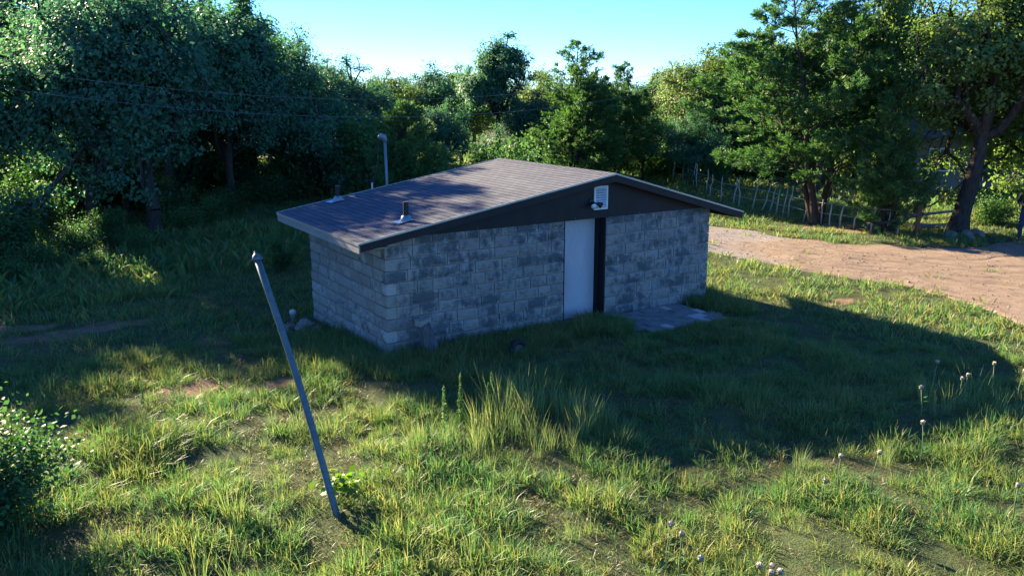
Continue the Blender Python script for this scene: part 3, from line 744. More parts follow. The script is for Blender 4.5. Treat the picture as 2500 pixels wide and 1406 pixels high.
def oak(seed, H, CR, bare, trunk_r, nleaf=28500, leaf=.126, lean=(0,0), dead=0):
    r = np.random.default_rng(seed); segs = []; tips = []
    fork = np.array([lean[0]*bare, lean[1]*bare, bare]) + np.r_[r.normal(0,.12,2), 0]
    pts = [np.zeros(3)]; n = 5
    for i in range(1, n+1):
        pts.append(fork*i/n + (np.r_[r.normal(0,.05,2),0] if i < n else 0))
    for i in range(n):
        ra = trunk_r*(1.35 if i == 0 else 1)*(1-.07*i); rb = trunk_r*(1-.07*(i+1)); a_ = pts[i] - (np.array([0,0,.15]) if i == 0 else 0); segs.append((a_, ra, pts[i+1]+(pts[i+1]-pts[i])*.06, rb))
    def grow(p, d, L, rad, lev):
        k = 3 if lev < 2 else 2; q = p
        for j in range(k):
            d = d + r.normal(0,.20,3); d[2] += .05*(1 if lev < 2 else -.6); d /= np.linalg.norm(d)
            q2 = q + d*L/k; segs.append((q, rad*(1-.25*j/k), q2+d*.01, rad*(1-.25*(j+1)/k))); q = q2
            if lev >= 2: tips.append(q)
        if lev == 3: tips.append(q); return
        nb = r.integers(3, 5) if lev < 2 else 3
        for j in range(nb):
            nd = d + r.normal(0,.62,3); nd[2] *= .8
            nd /= np.linalg.norm(nd); grow(q if j else q, nd, L*r.uniform(.58,.80), rad*.58, lev+1)
        if lev <= 1:
            nd = d + r.normal(0,.8,3); nd /= np.linalg.norm(nd); grow(p + (q-p)*.55, nd, L*.55, rad*.45, lev+1)
    nl = 6
    for j in range(nl):
        w = 2*math.pi*(j + r.uniform(-.25,.25))/nl; el = r.uniform(.35, 1.0) if j % 2 else r.uniform(.75,1.3)
        d = np.array([math.cos(w)*math.cos(el), math.sin(w)*math.cos(el), math.sin(el)]); grow(fork - np.array([0,0,.25*r.random()*bare*.4]), d, (H-bare)*.36, trunk_r*.55, 0)
    grow(fork, np.array([lean[0]*.4, lean[1]*.4, 1.0]), (H-bare)*.42, trunk_r*.7, 0)
    tips = np.array(tips)
    # squeeze the skeleton into the wanted height and spread
    allz = tips[:,2]; zs = (H - .35 - bare)/(np.percentile(allz, 99.5) - bare); rs = CR/np.percentile(np.hypot(tips[:,0], tips[:,1]), 96)
    def fit(p):
        p = np.array(p, float); k = np.clip((p[...,2]-bare*.6)/(bare*.6), 0, 1); q = p.copy()
        q[...,0] = p[...,0]*(1+(rs-1)*k); q[...,1] = p[...,1]*(1+(rs-1)*k); up_ = p[...,2] > bare
        q[...,2] = np.where(up_, bare + (p[...,2]-bare)*zs, p[...,2]); return q
    segs = [(fit(a), ra, fit(b), rb) for a, ra, b, rb in segs]; tips = fit(tips)
    ec = np.array([0,0,bare + .52*(H-bare)]); er = np.array([CR, CR, .53*(H-bare)])
    def hull(p):
        q = (np.asarray(p)-ec)/er; d_ = np.linalg.norm(q, axis=-1, keepdims=True); k_ = np.where(d_ > .9, (.9 + .22*(1-np.exp(-(d_-.9)*1.2)))/np.maximum(d_,1e-6), 1.0)
        return np.where(np.asarray(p)[...,2:3] > bare*.9, ec + q*k_*er, p)
    tips = hull(tips); segs = [(hull(a), ra, hull(b), rb) for a, ra, b, rb in segs]
    tips = tips[tips[:,2] > bare*.55]
    segs = [s for s in segs if s[1] > .010]
    # leaf clumps: each tip carries a flattened puff of its own size and tone
    n = len(tips); w = r.gamma(2.0, 1.0, n); w *= .55 + .9*np.clip((tips[:,2]-bare)/(H-bare),0,1) + .4*np.hypot(tips[:,0],tips[:,1])/CR; w /= w.sum(); cnt = r.multinomial(nleaf, w); rep = np.repeat(np.arange(n), cnt)
    sig = r.uniform(.13,.30,n)*CR/3.0; off = r.normal(size=(nleaf,3))*sig[rep][:,None]*np.array([1.15,1.15,.72])
    P = tips[rep] + off; P[:,2] = np.maximum(P[:,2], .35 + .3*r.random(nleaf))
    outw = P - np.array([0,0,bare + .35*(H-bare)]); outw /= np.linalg.norm(outw,axis=1)[:,None] + 1e-6; pf = off/(np.linalg.norm(off,axis=1)[:,None] + 1e-6)
    V, F_ = leaf_quads(P, leaf*r.uniform(.7,1.35,n)[rep][:,None], r, .45, .62, outw*.75 + pf*.5)
    ctone = np.clip(r.normal(.45,.16,n), 0, 1); tone = np.clip(ctone[rep] + r.normal(0,.13,nleaf), 0, 1)
    crown = big_mesh('crown', V, F_, False, np.repeat(tone, 4)); tv, tf = fast_tube_set(segs, 7); trunk = big_mesh('trunk', tv, tf, True)
    return trunk, crown

def cedar(seed, H, CR, bare, trunk_r, nspray=9500, stems=1, ragged=.25):
    r = np.random.default_rng(seed); segs = []; base = []; dirs = []
    for s in range(stems):
        lean = r.normal(0,.05,2) if s == 0 else r.normal(0,.16,2); hh = H*(1 if s == 0 else r.uniform(.72,.92)); st = np.r_[r.normal(0,.15,2) if s else np.zeros(2), -.1]
        zz = np.linspace(0,1,9); P = np.c_[st[0]+lean[0]*zz*hh+r.normal(0,.03,9), st[1]+lean[1]*zz*hh+r.normal(0,.03,9), -.1+zz*(hh+.1)]
        for i in range(8): segs.append((P[i], trunk_r*(1.02-zz[i])*(1.3 if i == 0 else 1)+.006, P[i+1], trunk_r*(1.02-zz[i+1])+.006))
        nb = 150//stems
        for k in range(nb):
            t = (bare/hh) + (1-bare/hh)*(k+r.random())/nb; p = np.array([np.interp(t, zz, P[:,j]) for j in range(3)])
            w = r.uniform(0,2*math.pi); env = (1 - ((t-bare/hh)/(1-bare/hh)))**.72 * min(1, .55+1.8*(t-bare/hh))
            L = CR*env*r.uniform(1-ragged*1.8,1+ragged) + .18
            el = r.uniform(.05,.55) + .5*t; d = np.array([math.cos(w)*math.cos(el), math.sin(w)*math.cos(el), math.sin(el)])
            q = p + d*L; q[2] += .12*L; m_ = p + d*L*.55 - np.array([0,0,.04*L])
            segs.append((p, .022*(1.2-t)+.004, m_, .014)); segs.append((m_, .014, q, .005))
            n = max(6, int(26*L)); u = r.uniform(.25,1,n)**.7; c = p[None]*(1-u[:,None]) + q[None]*u[:,None]
            spread = .22*L**.6*(1.1-u*.75); c = c + r.normal(size=(n,3))*spread[:,None]*np.array([1,1,.55])
            base.append(c); dd = d[None] + r.normal(size=(n,3))*.55; dd[:,2] += .25; dirs.append(dd/np.linalg.norm(dd,axis=1)[:,None])
    B_ = np.concatenate(base); Dd = np.concatenate(dirs)
    pick = r.choice(len(B_), nspray, replace=len(B_) < nspray); B_ = B_[pick] + r.normal(0,.03,(nspray,3)); Dd = Dd[pick]; B_[:,2] = np.maximum(B_[:,2], bare*.55)
    # every spray: three slender crossing blades
    Vs = []; tn = np.clip(r.normal(.45,.2,nspray),0,1); T_ = []
    for k in range(3):
        d = Dd + r.normal(size=Dd.shape)*.38; d /= np.linalg.norm(d,axis=1)[:,None]; sd = np.cross(d, r.normal(size=d.shape)); sd /= np.linalg.norm(sd,axis=1)[:,None]
        L = r.uniform(.07,.17,nspray)[:,None]; w = L*r.uniform(.07,.12,nspray)[:,None]
        Vs.append(np.stack([B_, B_+d*L*.5+sd*w, B_+d*L, B_+d*L*.5-sd*w], 1)); T_.append(np.clip(tn + .1*k - .1, 0, 1))
    V = np.concatenate(Vs).reshape(-1,3); crown = big_mesh('crown', V, np.arange(len(V)).reshape(-1,4), False, np.repeat(np.concatenate(T_),4))
    tv, tf = fast_tube_set(segs, 6); return big_mesh('trunk', tv, tf, True), crown

OAKS = [oak(31,7.6,3.1,1.9,.23), oak(32,7.2,3.3,1.5,.17), oak(33,8.0,2.9,2.2,.23), oak(34,6.6,3.0,1.2,.13), oak(35,7.4,3.5,1.7,.16), oak(36,7.6,2.3,3.4,.14), oak(37,7.7,2.15,3.3,.17,30000,.12), oak(38,8.6,2.9,2.9,.30,32000,.118,(.17,-.10))]
CEDARS = [cedar(41,7.6,2.7,1.4,.09,44000,3), cedar(42,6.0,2.3,.35,.12,29000,3), cedar(43,4.2,1.7,.3,.09,16000,1,.2)]
for t_, c_ in OAKS: t_.materials.append(M['bark']); c_.materials.append(M['oak_leaf'])
for t_, c_ in CEDARS: t_.materials.append(M['bark_cedar']); c_.materials.append(M['cedar_leaf'])
def tree(kind, var, x, y, s, rz, label, group=None, sx=1.0, tilt=0.0):
    t_, c_ = {'oak': OAKS[var % 8], 'cedar': CEDARS[var % 3], 'lit': OAKS[1 + var % 3], 'big': OAKS[7]}[kind]
    e = empty('cedar_tree' if kind == 'cedar' else 'oak_tree', (x, y, gz(x,y)), rz, label, 'tree', group); e.scale = (s*sx, s*sx, s)
    if tilt: e.rotation_euler = (Matrix.Rotation(tilt, 3, Vector((math.sin(YAW), math.cos(YAW), 0))) @ Matrix.Rotation(rz, 3, 'Z')).to_euler()
    for nme, me in (('trunk', t_), ('crown', c_)):
        o = bpy.data.objects.new(nme, me); COL.objects.link(o); o.parent = e
        if kind in ('lit', 'big') and nme == 'crown': o.material_slots[0].link = 'OBJECT'; o.material_slots[0].material = M['oak_leaf_lit']
    return e
tr = random.Random(77)
# front of the left-hand wood
tree('oak',0,*spot(245,30.3),.98,.4,'dark oak with leaning trunk at the front of the left wood','oaks at the front of the left wood')
tree('oak',2,*spot(392,29.6),1.08,2.2,'dark oak with straight trunk nearest the clearing on the left','oaks at the front of the left wood')
tree('oak',1,*spot(185,36),1.12,1.1,'dark oak set behind the leaning oak on the left','oaks at the front of the left wood',.8)
tree('oak',4,*spot(570,37),1.02,3.0,'broad dark oak at the back of the left clearing','oaks at the front of the left wood')
tree('oak',3,*spot(745,39),1.03,.9,'oak at the right end of the left wood, behind the shed eave','oaks at the front of the left wood')
tree('oak',0,*spot(850,46),.86,4.0,'low oak where the left wood meets the sky gap','oaks at the front of the left wood')
tree('oak',5,.2,20.0,1.22,1.0,'slender high-crowned oak at the back of the left clearing','oaks at the front of the left wood',1.1)
tree('oak',5,2.6,20.6,1.2,3.7,'slender oak further right at the back of the left clearing','oaks at the front of the left wood',1.1)
# out of the frame on the left: these shade the mown ground
for x, y, s, v in ((-8.3,14.7,.80,5),(-11.5,14.0,.85,1),(-14.5,13.5,.9,0),(-13.0,20.5,1.05,4),(-13.5,19.5,1.1,1)):
    tree('oak',v,x,y,s,tr.uniform(0,6),'oak of the wood beyond the left edge of the picture','oaks of the wood off to the left')
# deeper rows of the left wood
LBL = 'dark oak deep inside the left wood'
for col, dist, s, v in ((-230,37,1.2,0),(235,44,1.3,2),(300,42,1.28,4),(330,38,1.22,1),(440,43,1.25,0),(520,46,1.42,3),(640,46,1.10,2),(300,48,1.35,2),(160,53,1.5,0),(720,50,.95,1),(480,53,1.2,4),(60,55,1.45,3),(600,55,1.05,0),(800,56,.84,2)):
    tree('oak',v,*spot(col,dist),s,tr.uniform(0,6),LBL,'oaks deep in the left wood')
# middle of the background
tree('oak',6,*spot(1215,47),1.0,.5,'tall round-topped oak standing above the wood behind the roof ridge','oaks behind the shed')
for col, dist, s, v, k, lb in ((960,50,.78,3,'lit','small pale oak left of the round-topped oak'),(1050,52,.84,1,'oak','oak just left of the round-topped oak'),(1130,56,.84,0,'lit','pale oak behind the round-topped oak'),
    (1320,50,.90,2,'lit','pale oak between the round-topped oak and the big cedar'),(1300,44,.62,1,'oak','low dark oak below the round-topped oak'),(1090,42,.55,2,'oak','low dark oak behind the shed roof'),(960,43,.60,0,'oak','low dark oak behind the service mast'),
    (1590,56,.74,2,'oak','small oak in the dip right of the big cedar'),(1650,52,.80,1,'lit','yellowish oak right of the big cedar'),(1720,50,.95,0,'lit','yellowish oak in the middle of the right background'),(1800,56,1.12,2,'lit','tall yellowish oak behind the wire fence'),
    (1880,52,1.06,1,'lit','yellowish oak partly behind the right cedar'),(1560,46,.55,4,'oak','low dark oak beside the big cedar'),(1680,45,.58,3,'oak','low dark oak behind the far fence posts')):
    tree(k,v,*spot(col,dist),s,tr.uniform(0,6),lb,'oaks behind the shed')
tree('cedar',1,*spot(1385,41.0),1.12,1.3,'big dark cedar standing behind the roof ridge','cedars',1.18)
tree('cedar',0,*spot(1490,43.5),.76,2.6,'shorter dark cedar close to the right of the big cedar','cedars',1.1)
tree('cedar',2,*spot(1008,30.0),.98,.7,'small bright cedar behind the roof next to the service mast','cedars',1.12)
# right-hand group by the road
tree('cedar',0,*spot(1975,32.6),1.15,4.4,'tall cedar by the fence with foliage sweeping to the left','cedars',1.32,-.13)
tree('cedar',1,*spot(2165,31.6),.80,3.6,'low bright cedar right of the tall fence cedar','cedars',.95)
tree('lit',1,*spot(2110,36.5),1.28,2.0,'oak rising between the cedars by the fence corner','oaks by the road',.56)
tree('big',0,*spot(2318,32.6),1.05,0.0,'large oak with thick dark trunk near the road','oaks by the road',1.0)
tree('lit',2,*spot(2540,36.5),1.30,1.6,'bright oak behind the thick-trunked oak','oaks by the road',1.0)
tree('oak',0,*spot(2560,36.0),1.2,3.3,'oak at the right edge of the picture','oaks by the road')
for col, dist, s, v in ((2050,48,1.1,0),(2180,52,1.2,2),(2300,50,1.15,4),(2440,52,1.2,1),(2540,47,1.1,3)):
    tree('oak',v,*spot(col,dist),s,tr.uniform(0,6),'oak of the wood behind the half hidden house on the right','oaks behind the house')
# far wood: the same trees, standing in rows beyond
for k in range(34):
    col = -150 + k*82 + tr.uniform(-30,30); dist = tr.uniform(62,84)
    s = tr.uniform(.72,.90) if 850 < col < 1700 else tr.uniform(.95,1.2)
    tree('oak',tr.randrange(5),*spot(col,dist),s,tr.uniform(0,6),'oak of the far wood along the skyline','oaks of the far wood')

# ------------------------------------------------------------------ shrubs and weeds
def shrub_mesh(seed, H, CR, n, leaf, stems=9):
    r = np.random.default_rng(seed); segs = []; tips = []
    for k in range(stems):
        w = r.uniform(0,6.28); L = H*r.uniform(.6,1.0); sp = r.uniform(.1,1)*CR; p = np.array([math.cos(w)*.05, math.sin(w)*.05, -.05]); q = np.array([math.cos(w)*sp, math.sin(w)*sp, L*(1-.25*sp/CR)])
        m_ = (p+q)/2 + r.normal(0,.04,3)*H; segs += [(p,.014*H,m_,.009*H),(m_,.009*H,q,.003*H)]
        for t in np.linspace(.25,1,9): tips.append((p*(1-t)+q*t) + r.normal(0,.10,3)*CR)
    tips = np.array(tips); i = r.integers(0,len(tips),n); P = tips[i] + r.normal(size=(n,3))*.16*CR; P[:,2] = np.abs(P[:,2]) + .02
    V, F_ = leaf_quads(P, leaf, r, .5, .7); tone = np.clip(r.normal(.45,.1,len(tips))[i] + r.normal(0,.15,n),0,1)
    c = big_mesh('foliage', V, F_, False, np.repeat(tone,4)); tv, tf = fast_tube_set(segs,5); return big_mesh('stem', tv, tf, True), c
SHR = [shrub_mesh(51,1.5,1.0,5200,.085), shrub_mesh(52,1.1,1.1,4800,.08), shrub_mesh(53,1.8,.8,5000,.085), shrub_mesh(54,1.2,.95,24000,.055,18)]
for t_, c_ in SHR: t_.materials.append(M['bark']); c_.materials.append(M['shrub_leaf'])
def shrub(v, x, y, s, label, group=None, cat='shrub', sx=1):
    e = empty('leafy_shrub', (x,y,gz(x,y)), R.uniform(0,6), label, cat, group); e.scale = (s*sx,s*sx,s)
    for nme, me in (('stem', SHR[v][0]), ('foliage', SHR[v][1])):
        o = bpy.data.objects.new(nme, me); COL.objects.link(o); o.parent = e
        if v == 3 and nme == 'foliage': o.material_slots[0].link = 'OBJECT'; o.material_slots[0].material = M['cedar_leaf']
UG = 'undergrowth along the left wood'
for col, dist, s, v in ((15,27.0,1.0,0),(100,26.2,.75,1),(70,28.5,1.1,2),(190,27.8,.95,1),(290,28.5,.8,0),(340,27.6,.6,1),(460,30.5,.8,1),(530,31.5,.7,0),(130,31.5,1.2,0),(430,33.5,1.0,2),(560,35,.9,1),(-70,27,1.2,2),(230,25.6,.5,1),(30,24.8,.6,1)):
    shrub(v,*spot(col,dist),s,'leafy green shrub in the undergrowth below the left oaks',UG)
for k in range(26):
    shrub(tr.randrange(3),*spot(40+k*34+tr.uniform(-15,15),tr.uniform(37,47)),tr.uniform(1.1,2.1),'dark brush filling the shade inside the left wood','brush inside the left wood')
for k in range(12):
    shrub(tr.randrange(3),*spot(1500+k*42+tr.uniform(-15,15),tr.uniform(48,52)),tr.uniform(1.6,2.4),'dark brush along the far edge of the shaded field','brush beyond the field')
shrub(2,*spot(690,23.6),.55,'small dark shrub just behind the left eave of the shed')
shrub(2,*spot(1195,31.0),1.72,'pale bright sapling showing behind the roof ridge',None,'sapling',.85)
shrub(0,*spot(1262,32.5),1.9,'pale bushy sapling left of the big cedar',None,'sapling',.8)
shrub(3,-6.66,-3.55,1.12,'dark leafy bush at the lower left corner of the picture',None,'bush',1.0)
shrub(1,*spot(2400,35.5),.9,'leafy bush in the grass beside the thick oak trunk',None,'bush')
shrub(0,*spot(1745,45),.9,'dark brush at the edge of the shaded field',None,'bush')
# broad-leaved weed at the foot of the leaning pipe
r_ = np.random.default_rng(61); n_ = 130; P = r_.normal(size=(n_,3))*np.array([.14,.14,.08]) + np.array([0,0,.22]); V, F_ = leaf_quads(P,.10,r_,.9,.8)
we = empty('leafy_weed', (-2.86,-5.05,gz(-2.86,-5.05)), 0, 'bright green broad-leaved weed beside the foot of the leaning pipe', 'weed')
link('foliage', big_mesh('foliage', V, F_, False, np.repeat(r_.random(n_),4)), we, M['weed_leaf'])
segs = [(np.array([0,0,-.05]),.006,P[k]*.95,.003) for k in range(0,n_,12)]; tv, tf = fast_tube_set(segs,5); link('stem', big_mesh('stem', tv, tf, True), we, M['stem'])

# upright spike weeds among the tall grass
def spike_meshes():
    r = np.random.default_rng(71); n = 150; t = np.sort(r.random(n)); w = r.uniform(0,6.283,n); rad = .055*(1.05-t)*r.uniform(.4,1,n); P = np.c_[rad*np.cos(w), rad*np.sin(w), .10+.62*t]
    V, F_ = leaf_quads(P, .075*(1.2-.6*t)[:,None], r, .2, .28); c = big_mesh('leaf', V, F_, False, np.repeat(r.random(n),4)); c.materials.append(M['shrub_leaf'])
    st_ = MB().tube([(0,0,-.05),(.005,0,.35),(.0,.008,.76)], [.007,.006,.003], 6).mesh('stem'); st_.materials.append(M['stem']); return st_, c
SPK = spike_meshes()
for x, y, s in ((-.92,-3.95,1.0),(-.52,-3.70,1.1),(-.20,-3.95,.9),(-.02,-3.75,1.0),(.12,-4.1,.85),(-1.35,-4.3,.7),(-4.9,-.6,.7),(-4.3,-.4,.65),(-3.1,-.3,.7)):
    e = empty('spike_weed', (x,y,gz(x,y)), R.uniform(0,6), 'slender green spike weed standing up out of the grass', 'weed', 'upright spike weeds in the grass'); e.scale = (s,s,s)
    for nme, me in (('stem', SPK[0]), ('leaf', SPK[1])):
        o = bpy.data.objects.new(nme, me); COL.objects.link(o); o.parent = e
# thistles gone to seed
def thistle(x, y, h_, label, seed):
    r = random.Random(seed); e = empty('thistle', (x,y,gz(x,y)), r.uniform(0,6), label, 'thistle', 'thistles gone to seed in the grass')
    bx2 = [(0,0,-.05),(r.uniform(-.02,.02),r.uniform(-.02,.02),h_*.5),(r.uniform(-.05,.05),r.uniform(-.05,.05),h_)]
    MB().tube(bx2, [.007,.006,.004], 6).build('stem', M['stem'], e)
    tp_ = bx2[2]
    MB().lathe([(.006,-.03),(.022,-.022),(.028,-.005),(.02,.012)], 10, Matrix.Translation(tp_)).build('calyx', M['calyx'], e)
    d = MB()
    for k in range(60):
        w = r.uniform(0,6.28); el = r.uniform(.1,1.5); l = r.uniform(.026,.042); dv = Vector((math.cos(w)*math.cos(el), math.sin(w)*math.cos(el), math.sin(el))); sd = dv.orthogonal().normalized()*.007; c = Vector(tp_)
        d.add([c, c+dv*l+sd, c+dv*l-sd], [(0,1,2)])
    d.lathe([(.010,0),(.022,.010),(.024,.02),(.016,.030),(.005,.034)], 10, Matrix.Translation(tp_)); d.build('flower_head', M['puff'], e)
    lf = MB()
    for k in range(7):
        z = h_*(.12+.1*k); w = r.uniform(0,6.28); L = .16*(1-.09*k); dv = Vector((math.cos(w),math.sin(w),.35)); sd = Vector((-math.sin(w),math.cos(w),0))*.022; c = Vector((0,0,z))
        lf.add([c, c+dv*L*.35+sd, c+dv*L*.6+sd*.4, c+dv*L, c+dv*L*.6-sd*.4, c+dv*L*.35-sd], [(0,1,2,3,4,5)], tone=r.random())
    lf.build('leaf', M['shrub_leaf'], e)
TH_L = [(-.65,-8.26,.55,'left of the pair of thistles near the middle of the lower edge'),(-.66,-8.43,.55,'right of the pair of thistles near the middle of the lower edge'),(-.80,-8.94,.55,'thistle below the pair, close to the lower edge of the picture'),
 (-.44,-9.23,.55,'leftmost thistle of the cluster of four at the lower edge'),(-.41,-9.33,.55,'second thistle of the cluster of four at the lower edge'),(-.43,-9.42,.55,'third thistle of the cluster of four at the lower edge'),(-.34,-9.46,.55,'rightmost thistle of the cluster of four at the lower edge'),
 (2.21,-8.13,.55,'thistle at the lit edge of the shed shadow, left one of two'),(2.63,-8.29,.55,'thistle at the lit edge of the shed shadow, right one of two'),(3.25,-9.64,.55,'lone thistle in sunlit grass near the right edge'),
 (3.92,-8.09,.6,'slender thistle below the big grass clump on the right'),(5.96,-7.37,.6,'taller thistle in the big grass clump on the right'),(6.23,-7.3,.6,'thistle standing behind the big grass clump on the right'),
 (7.08,-7.26,.6,'thistle right of the big grass clump, in shade'),(7.1,-7.65,.6,'thistle at the right edge of the picture'),(5.14,-7.3,.6,'thistle left of the big grass clump, in shade'),(6.41,-6.64,.6,'farthest thistle, inside the shed shadow'),(1.62,-8.32,.5,'small faded thistle left of the lit pair')]
for k, (x, y, h_, lb) in enumerate(TH_L): thistle(x, y, h_ - gz(x,y), lb, 900+k)

# ------------------------------------------------------------------ wire fence with crooked cedar stays
fence = empty('wire_fence', (20.3,8.0,0), 0, 'wire fence with crooked pale cedar stick posts beside the road', 'fence')
FP = [(25.6,20.2,1.2,.1),(25.0,18.8,1.2,.05),(24.5,17.9,1.15,.0),(24.1,17.1,1.2,.1),(23.8,16.5,1.2,-.05),(23.1,15.2,1.1,.05),(22.1,13.9,1.0,.05),(21.4,12.6,1.05,.03),(21.1,11.6,1.1,.15),(20.8,11.0,1.2,-.01),(20.5,10.0,1.22,.22),(20.6,9.6,1.0,.33),(20.5,9.1,1.0,.2),(20.2,8.5,.98,.09),(20.15,8.15,1.1,.15),(19.95,7.7,1.24,.14),
      (19.6,6.75,1.05,.33),(19.75,6.5,1.0,.06),(19.7,6.0,.9,.02),(19.65,5.6,.85,.03),(19.7,5.2,.82,.09),(19.8,4.7,.78,.13),(19.75,4.0,.82,.12),(19.95,3.6,.9,.18),(19.95,3.1,.93,.06)]
fr = random.Random(12); rv = np.array([math.cos(YAW), -math.sin(YAW)])
for x, y, h_, ln in FP:
    p0 = np.array([x,y,gz(x,y)-.1]); p2 = np.array([x+rv[0]*ln, y+rv[1]*ln, gz(x,y)+h_]); pm = (p0+p2)/2 + np.array([fr.uniform(-.05,.05), fr.uniform(-.05,.05), 0]); pq = p0*.3+p2*.7 + np.array([fr.uniform(-.03,.03), fr.uniform(-.03,.03),0])
    MB().tube([p0-np.array([20.3,8,0]), pm-np.array([20.3,8,0]), pq-np.array([20.3,8,0]), p2-np.array([20.3,8,0])], [.030,.028,.024,.018], 7).build('post', M['stick'], fence)
cpx, cpy = 19.85, 2.4
MB().tube([(cpx-20.3,cpy-8,-.1),(cpx-20.28,cpy-8.02,.5),(cpx-20.2,cpy-8.03,1.12)], [.085,.08,.07], 10).build('corner_post', M['wood_red'], fence)['label'] = 'thick reddish corner post'
MB().tube([(-.45,-3.3,.04),(-.42,-4.6,.42),(-.30,-5.5,.75),(-.1,-6.6,1.0)], [.055,.05,.05,.04], 8).build('brace_pole', M['wood_grey'], fence)
for hz in (.42,.78):
    pts = [(x+rv[0]*ln*hz/h_-20.3, y+rv[1]*ln*hz/h_-8+.0, min(hz+fr.uniform(-.03,.03), h_*.95)+gz(x,y)) for x,y,h_,ln in FP] + [(cpx-20.25,cpy-8,hz)]
    MB().tube(pts, .0085, 5).build('wire', M['stick'], fence)
st = MB().lathe([(.10,-.05),(.095,.2),(.09,.24),(.02,.245)], 12, Matrix.Translation((20.1,4.3,0))).build('tree_stump', M['wood_grey']); tag(st, 'short sawn stump under the cedars by the fence', 'stump')
lg = MB().tube([(21.5,3.6,.10),(22.4,3.1,.12),(23.4,2.9,.10)], [.10,.09,.07], 8).build('fallen_log', M['deadwood']); tag(lg, 'pale fallen log in the grass left of the thick oak trunk', 'log')
rocks([(21.2,2.0,.5),(21.6,1.7,.6),(22.1,1.6,.5),(20.9,1.8,.4),(22.5,1.9,.45),(21.3,1.4,.35)], 'dusty stone lying around the foot of the thick oak trunk', 'stones round the oak trunk')

# ------------------------------------------------------------------ house half hidden behind the right-hand trees
hx, hy = spot(2330, 50); hs = empty('farm_house', (hx,hy,gz(hx,hy)), -.45, 'low stone house mostly hidden behind the right-hand trees', 'house')
bevel(MB().box((-5.5,-3,-.3),(5.5,3,2.6)).build('wall', M['house_wall'], hs), .03)
rf = MB(); rf.add([(-6,-3.5,2.5),(6,-3.5,2.5),(6,3.5,2.5),(-6,3.5,2.5),(-6,0,4.0),(6,0,4.0),(-6,-3.5,2.64),(6,-3.5,2.64),(6,3.5,2.64),(-6,3.5,2.64),(-6,0,4.14),(6,0,4.14)],
  [(0,1,5,4),(2,3,4,5),(7,6,10,11),(9,8,11,10),(0,6,7,1),(2,8,9,3),(6,0,4,10),(10,4,3,9),(1,7,11,5),(5,11,8,2)]); rf.build('roof', M['house_roof'], hs)
for x_ in (-3.6,-.8,3.4):
    w_ = MB().box((x_-.55,-3.06,.95),(x_+.55,-2.99,2.05)).build('window', M['house_trim'], hs)
    MB().box((x_-.48,-3.075,1.02),(x_-.03,-3.062,1.98)).build('pane', M['house_glass'], w_); MB().box((x_+.03,-3.075,1.02),(x_+.48,-3.062,1.98)).build('pane', M['house_glass'], w_)
d_ = MB().box((1.0,-3.05,0),(1.95,-2.99,2.05)).build('door', M['house_trim'], hs)

# ------------------------------------------------------------------ power line
G0 = np.array(spot(1975,43)); G1 = np.array(spot(0,25.5)); dv = (G0-G1)/np.linalg.norm(G0-G1); span = np.linalg.norm(G0-G1)
def wire(pix, label, off):
    # fit a parabola in the vertical plane of the line to the heights seen along it
    fwd = np.array([math.sin(YAW)*math.cos(PITCH), math.cos(YAW)*math.cos(PITCH), -math.sin(PITCH)]); rt = np.array([math.cos(YAW),-math.sin(YAW),0]); up = np.cross(rt,fwd)
    S, Zs = [], []; nrm = np.array([-dv[1],dv[0],0])
    for px, py in pix:
        d = fwd*2103 + rt*(px-1250) + up*(703-py); t = nrm[:2] @ (G1-CAM[:2]) / (d @ nrm); p = CAM + d*t; S.append((p[:2]-G1) @ dv); Zs.append(p[2])
    c = np.polyfit(S, Zs, 2); s0 = -span*.62; ss = np.linspace(s0, span, 60)
    pts = [(*(G1 + dv*s + nrm[:2]*off), np.polyval(c, s)) for s in ss]
    return tag(MB().tube(pts, .007, 5).build('power_line', M['alu_wire']), label, 'wire', 'overhead power lines'), pts
_, pu = wire([(0,170),(400,213),(800,240),(1250,237),(1610,175),(1950,82)], 'upper overhead wire crossing the trees above the shed', 0)
_, pl = wire([(0,215),(400,262),(800,285),(1250,272),(1600,225),(1830,163)], 'lower overhead wire crossing the trees above the shed', 0)
def upole(x, y, h_, label):
    e = empty('utility_pole', (x,y,0), 0, label, 'pole', 'utility poles')
    MB().tube([(0,0,-.3),(0,0,h_*.5),(0,0,h_)], [.14,.125,.10], 12).build('shaft', M['wood_grey'], e)
    MB().lathe([(.02,-.35),(.19,-.34),(.19,.3),(.15,.36),(.03,.38)], 16, Matrix.Translation((-.33,-.1,h_-.8))).build('transformer', M['louver'], e)
    MB().box((-.2,-.06,h_-1.0),(0,.06,h_-.6)).build('bracket', M['galv'], e)
    return e
upole(pu[-1][0]+.12, pu[-1][1]+.05, pu[-1][2]+.5, 'utility pole with grey transformer hidden behind the tall fence cedar')
upole(pu[0][0]-.12, pu[0][1], pu[0][2]+.4, 'utility pole off to the left that carries the wires')

